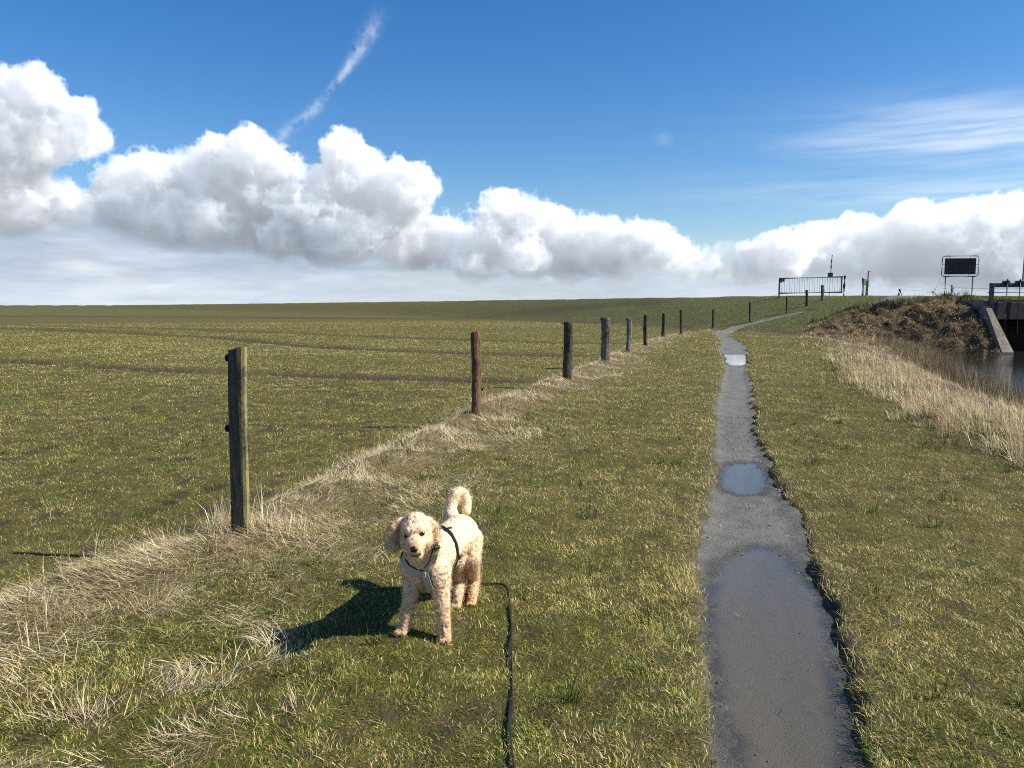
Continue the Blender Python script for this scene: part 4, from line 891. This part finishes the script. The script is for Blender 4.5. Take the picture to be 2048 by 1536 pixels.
def sluice():
    Y0 = 42.2; px = Y0/F; o = at(1984, 700, Y0); root = empty('sluice', (o.x, Y0, WATER)); tag(root, 'concrete sluice with dark blue lifting frame set in the dike', 'sluice')
    Z = lambda v, Y=Y0: at(1990, v, Y).z-WATER
    X = lambda u, Y=Y0: at(u, 650, Y).x-o.x
    top = Z(599)
    # wing wall: sloping front edge, stands left of the opening and runs back into the dike
    def prism(prof, x0, x1):
        n = len(prof); V = [(x0(z) if callable(x0) else x0, y, z) for y, z in prof]+[(x1(z) if callable(x1) else x1, y, z) for y, z in prof]
        b = MB(); b.add(V, [tuple(range(n))[::-1], tuple(range(n, 2*n))]+[(i, (i+1) % n, n+(i+1) % n, n+i) for i in range(n)]); return b
    lean = lambda u0, u1: (lambda z: X(u0)+(X(u1)-X(u0))*max(0, min(1, z/top)))
    b = prism([(-1.6, -.9), (-1.6, .1), (.9, top), (4.9, top), (4.9, -.9)], lean(1970, 1983), lean(1993, 1991.5)); b.build('wing_wall', CONC, root)
    # head wall over the opening and the opening's sides, roof and far end
    xr = X(2225); xl = X(1988)
    zo = Z(640); yb = 1.3
    b = MB(); b.box(((xl+xr)/2, yb+1.75, (zo+top)/2), (xr-xl, 4.0, top-zo), None, .015); b.build('head_wall', CONCD, root)
    b = MB(); b.box((xr+.3, 2.1, top/2-.4), (.6, 5.4, top+.8)); b.build('abutment', CONC, root)
    b = MB(); b.box(((xl+xr)/2, 4.25, zo/2-.4), (xr-xl-.02, .2, zo+.78)); b.build('culvert', CONCD, root)  # dark end box; its colour carries the shade inside the opening
    b = MB(); b.box((X(2006), .25, Z(696)), (.55, .10, .05), None, .01); b.build('sill_bar', CONC, root)
    # lifting frame
    fy = .55; bt, bb = Z(565.5), Z(574)
    b = MB(); b.box(((X(1988)+xr)/2, fy, (bt+bb)/2), (xr-X(1988), .22, bt-bb), None, .015); b.build('cross_beam', BLUEST, root)
    for x in (X(1991.5), xr-.1): b = MB(); b.box((x, fy, (bb+top-.25)/2), (6.5*px, .20, bb-top+.25), None, .012); b.build('upright', BLUEST, root)
    def spindle(u, w):
        b = MB(); b.tube([(X(u), fy-.16, Z(680)), (X(u), fy-.16, bt+.02)], w, 10); s = b.build('spindle', BLUEST, root, True)
        h = MB(); h.box((X(u), fy-.05, bt+.06), (.30, .30, .12), None, .02); h.tube([(X(u), fy-.16, bt+.12), (X(u), fy-.16, bt+.21)], [.09, .06], 10); h.build('gearbox', BLUEST, s)
    spindle(2018.5, .035); spindle(2044, .04); spindle(2150, .035)
    b = MB(); b.box((X(2080), fy-.16+.1, Z(622)), (X(2170)-X(1994), .06, Z(606)-Z(640)), None, .01); b.build('gate_leaf', RUST, root)
    b = MB(); b.tube([(X(1994), 1.0, Z(584.5)), (xr, 1.0, Z(584.5))], .028, 8); b.build('hand_rail', BLUEST, root)
    # tall mast at the right
    q = at(2045, 566, Y0+fy); b = empty('gauge_mast', (q.x+.02, Y0+fy+.02, WATER+bt)); tag(b, 'tall thin grey mast rising from the sluice frame', 'mast')
    Hm = at(2045, 392, Y0+fy).z-WATER-bt
    m = MB(); m.tube([(0, 0, 0), (0, 0, Hm)], [.05, .04], 10); m.build('shaft', GALV, b)
    m = MB(); m.box((0, 0, .06), (.34, .3, .14), None, .03); m.build('foot', BLUEST, b)
sluice()
# the paved way along the crest and the ramp up to it
def strip(name, C0, w, mat, lift=.03):
    Pn = np.array(C0); s = np.concatenate([[0], np.cumsum(np.hypot(*np.diff(Pn, axis=0).T))]); q = np.arange(0, s[-1], .35)
    cx, cy = np.interp(q, s, Pn[:, 0]), np.interp(q, s, Pn[:, 1]); ww = np.interp(q, s, w)
    for _ in range(12): cx[1:-1] = (cx[:-2]+2*cx[1:-1]+cx[2:])/4; cy[1:-1] = (cy[:-2]+2*cy[1:-1]+cy[2:])/4
    tx, ty = np.gradient(cx), np.gradient(cy); l = np.hypot(tx, ty); t = np.linspace(-1, 1, 9)
    x = cx[:, None]+(ty/l*ww)[:, None]*t; y = cy[:, None]-(tx/l*ww)[:, None]*t; n, m = x.shape; x, y = x.ravel(), y.ravel()
    z = terrain(x, y)+lift-.10*(np.abs(np.tile(t, n)) > .99)
    i, j = np.meshgrid(np.arange(m-1), np.arange(n-1)); f = np.stack([j*m+i, j*m+i+1, (j+1)*m+i+1, (j+1)*m+i], -1).reshape(-1, 4)
    o = link(name, np_mesh(name, np.stack([x, y, z], 1), f.ravel(), np.full(len(f), 4), dict(wet=np.zeros(n*m), mud=np.zeros(n*m)), smooth=True), mat); o['kind'] = 'structure'
def w2(u, v): p = ground_hit(u, v); return (p.x, p.y)
strip('path', [w2(1715, 616), w2(1745, 608), w2(1775, 602), w2(1800, 597), (27.6, 53.5), (29.5, 52.5)], [.5, .8, 1.1, 1.2, 1.2, 1.2], STONE)
# ---------------------------------------------------------------- the dog
from mathutils import noise as mnoise
def build_dog():
    rg = np.random.default_rng(8)
    pz = lambda x, y: (720+x/4.042, 940+y/4.042)
    def K(u, v, Y): return at(u, v, Y)
    fl, fr, rr, rl = (ground_hit(*q) for q in ((807, 1268), (890, 1283), (944, 1209), (914, 1214)))
    for q in (fl, fr, rr, rl): q.z += .012
    S = []                                              # chains of (point, radius): one skeleton, one skin
    def chain(*pr): S.append([(Vector(p), r) for p, r in pr])
    chain((K(847, 1140, 3.55), .096), (K(862, 1115, 3.60), .108), (K(890, 1092, 3.74), .100), (K(920, 1066, 3.90), .100), (K(926, 1072, 3.97), .088))
    chain((K(845, 1120, 3.52), .090), (K(852, 1092, 3.47), .075), (K(834, 1064, 3.37), .070))
    chain((K(831, 1062, 3.36), .073), (K(832, 1053, 3.37), .066)); chain((K(819, 1078, 3.34), .046), (K(845, 1078, 3.34), .046))
    chain((K(831, 1086, 3.30), .047), (K(829.5, 1093, 3.235), .038), (K(828.5, 1096, 3.20), .031)); chain((K(831, 1105, 3.27), .036), (K(830, 1106, 3.235), .024))
    chain((K(818, 1062, 3.30), .022), (K(842, 1060, 3.30), .022))
    chain((K(803, 1043, 3.38), .020), (K(789, 1056, 3.37), .028), (K(785, 1076, 3.36), .034), (K(787, 1092, 3.355), .030))
    chain((K(856, 1041, 3.39), .020), (K(866, 1054, 3.40), .026), (K(868, 1074, 3.40), .027), (K(870, 1082, 3.40), .020))
    chain((K(832, 1140, fl.y+.09), .070), (K(824, 1172, fl.y+.06), .042), (K(817, 1212, fl.y+.03), .031), (K(811, 1248, fl.y+.005), .027), (fl+Vector((.0, .0, .014)), .027))
    chain((K(873, 1140, fr.y+.09), .072), (K(881, 1178, fr.y+.07), .045), (K(886, 1220, fr.y+.035), .034), (K(889, 1262, fr.y+.005), .028), (fr+Vector((0, 0, .014)), .028))
    for f, d in ((fl, Vector((-.012, -.030, .002))), (fr, Vector((-.002, -.032, .002)))):
        for k in (-1.5, -.5, .5, 1.5): chain((f+Vector((.010*k, .0, .012)), .015), (f+d+Vector((.013*k, .004*abs(k), .0)), .0125))
    chain((K(938, 1078, 3.92), .074), (K(940, 1112, 3.88), .060), (K(943, 1135, 3.93), .042), (K(949, 1162, 4.02), .030), (K(946, 1188, rr.y+.03), .027), (rr+Vector((0, 0, .012)), .025))
    chain((K(906, 1085, 3.88), .070), (K(912, 1118, 3.84), .056), (K(914, 1138, 3.88), .040), (K(919, 1163, 3.96), .030), (K(916, 1190, rl.y+.03), .027), (rl+Vector((0, 0, .012)), .025))
    for f in (rr, rl):
        for k in (-1, 0, 1): chain((f+Vector((.012*k, .0, .01)), .014), (f+Vector((.014*k-.006, -.030, .0)), .012))
    chain((K(904, 1034, 3.99), .040), (K(901, 1017, 4.02), .033), (K(906, 1001, 4.04), .034), (K(911, 989, 4.05), .034), (K(918, 985, 4.07), .034), (K(926, 989, 4.08), .034), (K(933, 1003, 4.07), .029), (K(933, 1022, 4.04), .027))
    bm = bmesh.new()
    for ch in S:
        for (p, r), (q, s) in zip(ch[:-1], ch[1:]):
            n = max(3, int((q-p).length/(.35*min(r, s)))+1)
            for i in range(n+1):
                t = i/n; c = p.lerp(q, t); R = r+(s-r)*t
                bmesh.ops.create_icosphere(bm, subdivisions=2, radius=R, matrix=Matrix.Translation(c))
    me = bpy.data.meshes.new('dog_raw'); bm.to_mesh(me); bm.free()
    ob = bpy.data.objects.new('dog_raw', me); C.objects.link(ob)
    m = ob.modifiers.new('r', 'REMESH'); m.mode = 'VOXEL'; m.voxel_size = .0046
    m = ob.modifiers.new('s', 'SMOOTH'); m.iterations = 9; m.factor = .5
    dg = bpy.context.evaluated_depsgraph_get(); body = bpy.data.meshes.new_from_object(ob.evaluated_get(dg)); bpy.data.objects.remove(ob); bpy.data.meshes.remove(me)
    body.name = 'dog'
    n = len(body.vertices); co = np.zeros(n*3, np.float32); no = np.zeros(n*3, np.float32)
    body.vertices.foreach_get('co', co); body.vertices.foreach_get('normal', no); co = co.reshape(-1, 3); no = no.reshape(-1, 3)
    camp = Vector((0, 0, EYE))
    bv = BVHTree.FromPolygons([Vector(c) for c in co], [tuple(p.vertices) for p in body.polygons])
    def hit(u, v, off=0.0):
        d = Vector(ray(u, v)).normalized(); p, nn, _, _ = bv.ray_cast(camp, d)
        if p is None: q = at(u, v, 3.5); p, nn, _, _ = bv.find_nearest(q)
        if nn.dot(d) > 0: nn = -nn
        return p+nn*off, nn
    eyeL, nL = hit(*pz(374, 536)); eyeR, nR = hit(*pz(503, 519)); nose, nN = hit(*pz(437, 640)); brow, _ = hit(*pz(440, 600))
    headc = K(831, 1062, 3.36)
    # coat colour: cream back, apricot ears and legs, tan muzzle; brow shading painted tan round the eyes
    cream, apri, tan = np.array([.79, .62, .415]), np.array([.50, .31, .15]), np.array([.46, .25, .10])
    earpts = [np.array(K(*q)) for q in ((786, 1075, 3.36), (868, 1064, 3.40), (790, 1055, 3.37))]
    def coat(P):
        c = np.tile(cream, (len(P), 1))
        nz = np.array([mnoise.noise(Vector(p)*14) for p in P])[:, None]*.5+.5
        low = np.clip((.33-P[:, 2])/.25, 0, 1)[:, None]*.75; c = c*(1-low*.8)+apri*low*.8
        for e, s in zip(earpts, (.055, .045, .045)):
            k = np.exp(-(np.linalg.norm(P-e, axis=1)/s)**2)[:, None]*.9; c = c*(1-k)+apri*k
        for e, s, a in ((np.array(nose), .032, .9), (np.array(brow), .026, .85), (np.array(eyeL), .022, .95), (np.array(eyeR), .020, .95)):
            k = np.exp(-(np.linalg.norm(P-e, axis=1)/s)**2)[:, None]*a; c = c*(1-k)+tan*k
        feet = np.clip((.05-P[:, 2])/.04, 0, 1)[:, None]*.35; c = c*(1-feet)+tan*feet
        return c*(.93+.14*nz)
    def curl(p):                                        # ringlet ridges: rounded rolls about 1.5 cm apart, broken up and bent
        w = Vector(p) + Vector((mnoise.noise(p*38), mnoise.noise(p*38+Vector((9, 0, 0))), mnoise.noise(p*38+Vector((0, 9, 0)))))*.012
        return 1-2*abs(mnoise.noise(w*52)) + .55*(1-2*abs(mnoise.noise(w*105))) - .75
    lump = np.array([curl(Vector(p)) for p in co])
    fd = np.minimum(np.linalg.norm(co-np.array(nose), axis=1), np.minimum(np.linalg.norm(co-np.array(eyeL), axis=1), np.linalg.norm(co-np.array(eyeR), axis=1)))
    amp = .0050*sst(.012, .05, fd)*(1-.55*sst(.30, .40, co[:, 2])*sst(3.55, 3.7, co[:, 1]))
    co2 = co+no*(lump*amp)[:, None]; body.vertices.foreach_set('co', co2.ravel())
    a = body.attributes.new('tint', 'FLOAT_COLOR', 'POINT'); a.data.foreach_set('color', np.concatenate([coat(co)*.95, np.ones((n, 1))], 1).astype(np.float32).ravel())
    for p in body.polygons: p.use_smooth = True
    body.update()
    base = Vector(((fl.x+rr.x)/2, (fl.y+rr.y)/2, gz((fl.x+rr.x)/2, (fl.y+rr.y)/2)))
    sk = NT('cream_coat'); pr = sk.n('ShaderNodeBsdfPrincipled'); sk.put(sk.attr('tint', 'Color'), pr.inputs['Base Color']); pr.inputs['Roughness'].default_value = .85; pr.inputs['Specular IOR Level'].default_value = .1
    pr.inputs['Subsurface Weight'].default_value = .35; pr.inputs['Subsurface Radius'].default_value = (1, .7, .45); pr.inputs['Subsurface Scale'].default_value = .008
    sk.t.links.new(pr.outputs[0], sk.out.inputs[0]); SKIN = sk.m; FUZZ = mat_blade('coat_fuzz', .45, .85)
    dog = bpy.data.objects.new('dog', body); C.objects.link(dog); body.materials.append(SKIN); body.transform(Matrix.Translation(-base)); dog.location = base
    tag(dog, 'cream curly poodle mix standing on the turf in a beige harness, looking at the camera', 'dog')
    def child(o, par=dog): o.parent = par; o.data.transform(Matrix.Translation(-base)) ; return o
    # harness
    WEB = mat_plain('beige_webbing', (.43, .375, .27), .85, 0, .12, 60, .3); BLK = mat_plain('black_webbing', (.014, .014, .016), .65, 0, .3, 60)
    keep_off = []
    def ribbon(zoom, w, off, mat, name, th=.003, front=False):
        Z = np.array(zoom, float); s = np.concatenate([[0], np.cumsum(np.hypot(*np.diff(Z, axis=0).T))]); q = np.linspace(0, s[-1], max(6, int(s[-1]/9)))
        pts = [hit(*pz(np.interp(k, s, Z[:, 0]), np.interp(k, s, Z[:, 1]))) for k in q]
        Pp = [p for p, _ in pts]; Nn = [x for _, x in pts]
        for _ in range(4):
            Pp = [Pp[0]]+[(Pp[i-1]+Pp[i]*2+Pp[i+1])/4 for i in range(1, len(Pp)-1)]+[Pp[-1]]; Nn = [Nn[0]]+[((Nn[i-1]+Nn[i]*2+Nn[i+1])/4).normalized() for i in range(1, len(Nn)-1)]+[Nn[-1]]
        if front: Nn = [(x*.45+Vector((.05, -1, .15))*.55).normalized() for x in Nn]
        V, Fc = [], []
        for i, (p, nn) in enumerate(zip(Pp, Nn)):
            t = (Pp[min(i+1, len(Pp)-1)]-Pp[max(i-1, 0)]).normalized(); b = t.cross(nn).normalized()
            o = p+nn*off
            V += [o-b*w/2, o+b*w/2, o+b*w/2+nn*th, o-b*w/2+nn*th]; keep_off.append(tuple(o))
        for i in range(len(Pp)-1):
            for k in range(4): Fc.append((i*4+k, i*4+(k+1) % 4, i*4+4+(k+1) % 4, i*4+4+k))
        Fc += [(0, 1, 2, 3), (len(V)-4, len(V)-3, len(V)-2, len(V)-1)]
        b = MB(); b.add(V, Fc); return b, mat, name
    parts = []
    S1 = [(338, 655), (350, 720), (395, 785), (460, 825), (530, 838)]; S2 = [(598, 585), (606, 640), (592, 700), (568, 765), (536, 832)]; S3 = [(534, 826), (548, 880), (580, 955)]
    S4 = [(672, 462), (705, 488), (742, 525), (772, 585), (785, 650), (782, 700), (762, 755), (744, 815)]
    hw = None
    for L, w in ((S1, .026), (S2, .026), (S3, .030), (S4, .019)):
        b, mt, nm = ribbon(L, w+.007, .009, BLK, 'edging', .003, L is not S4); parts.append((b, BLK, 'edging', L))
        b, mt, nm = ribbon(L, w+.002, .0145, WEB, 'strap', .003, L is not S4); parts.append((b, WEB, 'strap', L))
    straps = []
    hb = parts[1][0].build('harness', WEB, None); child(hb); hb['label'] = 'beige chest harness with black edging'
    for i, (b, mt, nm, L) in enumerate(parts):
        if i == 1: continue
        o = b.build(nm, mt, None); child(o, hb)
    for (x, y), sz, mt in (((613, 605), (.030, .026, .014), BLK), ((612, 606), (.016, .010, .018), GALV), ((783, 694), (.028, .024, .014), BLK), ((786, 690), (.012, .010, .017), GALV), ((716, 494), (.034, .014, .014), BLK), ((345, 690), (.018, .034, .012), BLK), ((528, 836), (.034, .028, .009), WEB)):
        p, nn = hit(*pz(x, y)); b = MB(); b.box(p+nn*.015, sz, nn.to_track_quat('Z', 'Y').to_matrix(), .003); o = b.build('buckle', mt, None); child(o, hb); keep_off.append(tuple(p+nn*.01))
    # face
    DARK = mat_plain('wet_dark_eye', (.012, .007, .005), .06, 0, .1); NOSE = mat_plain('black_nose', (.010, .009, .009), .28, 0, .3, 200, .4); MOUTH = mat_plain('dark_lip', (.05, .026, .018), .5, 0, .2)
    def ball(c, nn, rad, name, mat):
        bm = bmesh.new(); bmesh.ops.create_uvsphere(bm, u_segments=18, v_segments=12, radius=1, matrix=Matrix.Translation(c) @ nn.to_track_quat('Z', 'Y').to_matrix().to_4x4() @ Matrix.Diagonal((*rad, 1)))
        m2 = bpy.data.meshes.new(name); bm.to_mesh(m2); bm.free()
        for p in m2.polygons: p.use_smooth = True
        m2.materials.append(mat); o = bpy.data.objects.new(name, m2); C.objects.link(o); return child(o)
    ball(eyeL-nL*.003, nL, (.0135, .0125, .010), 'eye', DARK); ball(eyeR-nR*.003, nR, (.0135, .0125, .010), 'eye', DARK)
    fw = Vector((-.05, -1, -.1)).normalized()
    nb = ball(nose+fw*.002, fw, (.0165, .0135, .012), 'nose', NOSE)
    b, _, _ = ribbon([(405, 676), (425, 688), (445, 692), (465, 687), (485, 676)], .010, .004, MOUTH, 'mouth', .003); child(b.build('mouth', MOUTH, None))
    # curls
    keep = np.array(keep_off); faces = [p for p in body.polygons]
    tri = []; areas = []
    body.calc_loop_triangles(); nt = len(body.loop_triangles); tv = np.zeros(nt*3, np.int32); body.loop_triangles.foreach_get('vertices', tv); tv = tv.reshape(-1, 3)
    A, B, Cc = co2[tv[:, 0]], co2[tv[:, 1]], co2[tv[:, 2]]; ar = np.linalg.norm(np.cross(B-A, Cc-A), axis=1)
    N = 20000; ti = rg.choice(nt, N, p=ar/ar.sum()); r1, r2 = np.sqrt(rg.random(N)), rg.random(N)
    Pt = A[ti]*(1-r1)[:, None]+B[ti]*(r1*(1-r2))[:, None]+Cc[ti]*(r1*r2)[:, None]; Nm = no[tv[ti, 0]]
    dmin = np.full(N, 9.0)
    for i in range(0, len(keep)): dmin = np.minimum(dmin, np.linalg.norm(Pt-keep[i], axis=1))
    de = np.minimum(np.linalg.norm(Pt-np.array(eyeL), axis=1), np.linalg.norm(Pt-np.array(eyeR), axis=1)); dn = np.linalg.norm(Pt-np.array(nose), axis=1)
    k = (dmin > .021) & (de > .014) & (dn > .021); Pt, Nm, de, dn = Pt[k], Nm[k], de[k], dn[k]; N = len(Pt)
    hd = np.linalg.norm(Pt-np.array(headc), axis=1)
    short = np.minimum(sst(.015, .06, np.minimum(de, dn)), 1)*.7+.3
    ear = np.zeros(N)
    for e in earpts: ear = np.maximum(ear, np.exp(-(np.linalg.norm(Pt-e, axis=1)/.05)**2))
    tail = (Pt[:, 2] > .49) & (Pt[:, 1] > 3.85)
    back = sst(.30, .40, Pt[:, 2])*sst(3.55, 3.7, Pt[:, 1])*(~tail)
    L = (.012+.010*ear+.020*tail-.009*back+.005*sst(.30, .22, Pt[:, 2]))*short*rg.uniform(.7, 1.3, N); rad = (.0042*(1+.3*ear+.2*tail)*(1-.25*back))*short*rg.uniform(.6, 1.3, N)
    cell = np.floor(Pt/.016).astype(int); hsh = (cell @ np.array([73856093, 19349663, 83492791])) % 997; dirs = rg.normal(size=(997, 3))
    T = dirs[hsh]+rg.normal(0, .22, (N, 3)); T -= Nm*(T*Nm).sum(1, keepdims=True); T /= np.linalg.norm(T, axis=1, keepdims=True)+1e-6
    dv = Nm*.42+T*.6+np.array([0, 0, -.25]); dv /= np.linalg.norm(dv, axis=1, keepdims=True)
    e1 = np.cross(dv, np.roll(dirs, 7, 0)[hsh]+rg.normal(0, .25, (N, 3))); e1 /= np.linalg.norm(e1, axis=1, keepdims=True); e2 = np.cross(dv, e1)
    ns = 7; ph = rg.uniform(0, 6.28, 997)[hsh]+rg.normal(0, .4, N); turns = rg.uniform(.8, 1.3, 997)[hsh]; V = []
    for i in range(ns):
        t = i/(ns-1); an = ph+turns*6.28*t; rr_ = rad*min(1, t*2.5)
        c = Pt+dv*(L*t)[:, None]+(e1*np.cos(an)[:, None]+e2*np.sin(an)[:, None])*rr_[:, None]-Nm*.002
        w = .0009*(1-.5*t); sd = dv*.6+e1*np.sin(an)[:, None]-e2*np.cos(an)[:, None]; sd = np.cross(sd, Nm+.3*e1); sd /= np.linalg.norm(sd, axis=1, keepdims=True)+1e-6
        V += [c-sd*w, c+sd*w]
    V = np.stack(V, 1).reshape(-1, 3)-np.array(base); b = np.arange(N)[:, None]*ns*2
    q = np.concatenate([b+np.array([2*i, 2*i+1, 2*i+3, 2*i+2]) for i in range(ns-1)], 1).ravel()
    tint = coat(Pt)*rg.uniform(.94, 1.06, (N, 1))
    fm = np_mesh('curly_fur', V, q, np.full(N*(ns-1), 4), dict(tint=np.repeat(np.clip(tint, .02, .95), ns*2, 0)))
    link('curly_fur', fm, FUZZ, dog)
    # leash
    pts = [K(868, 1060, 3.72), K(838, 1120, 3.78)]
    for u, v in ((838, 1181), (852, 1192), (868, 1203), (900, 1197), (930, 1180), (957, 1171), (985, 1171), (1007, 1172.5), (1013, 1181), (1017, 1196), (1020, 1220), (1023, 1261), (1021.5, 1311), (1022, 1360), (1022.5, 1400), (1019, 1450), (1021, 1490), (1028, 1536), (1040, 1640)):
        g = ground_hit(u, v); pts.append(g+Vector((0, 0, .014)))
    pts[0], pts[1] = hit(*pz(700, 480), .02)[0], pts[1]
    pts = pts[2:]
    # smooth curve, flat webbing
    X = np.array([tuple(p) for p in pts]); s = np.concatenate([[0], np.cumsum(np.linalg.norm(np.diff(X, axis=0), axis=1))]); q = np.arange(0, s[-1], .018)
    Y = np.stack([np.interp(q, s, X[:, i]) for i in range(3)], 1)
    for _ in range(5): Y[1:-1] = (Y[:-2]+2*Y[1:-1]+Y[2:])/4
    Y[:, 2] = terrain(Y[:, 0], Y[:, 1])+.013+.005*np.sin(q*9)
    V, Fc = [], []
    for i in range(len(Y)):
        t = Vector(Y[min(i+1, len(Y)-1)]-Y[max(i-1, 0)]).normalized(); tw = .9*math.sin(q[i]*6)+.3; sd = t.cross(Vector((0, 0, 1))).normalized(); up = sd.cross(t); sd, up = sd*math.cos(tw)+up*math.sin(tw), up*math.cos(tw)-sd*math.sin(tw)
        p = Vector(Y[i]); V += [p-sd*.0062-up*.0012, p+sd*.0062-up*.0012, p+sd*.0062+up*.0012, p-sd*.0062+up*.0012]
    for i in range(len(Y)-1):
        for k2 in range(4): Fc.append((i*4+k2, i*4+(k2+1) % 4, i*4+4+(k2+1) % 4, i*4+4+k2))
    b = MB(); b.add(V, Fc); tag(b.build('leash', mat_plain('black_leash_webbing', (.014, .014, .017), .75, 0, .3, 90, .15, .2), None), 'black webbing leash lying in the grass behind the dog and running to the camera', 'leash')
build_dog()
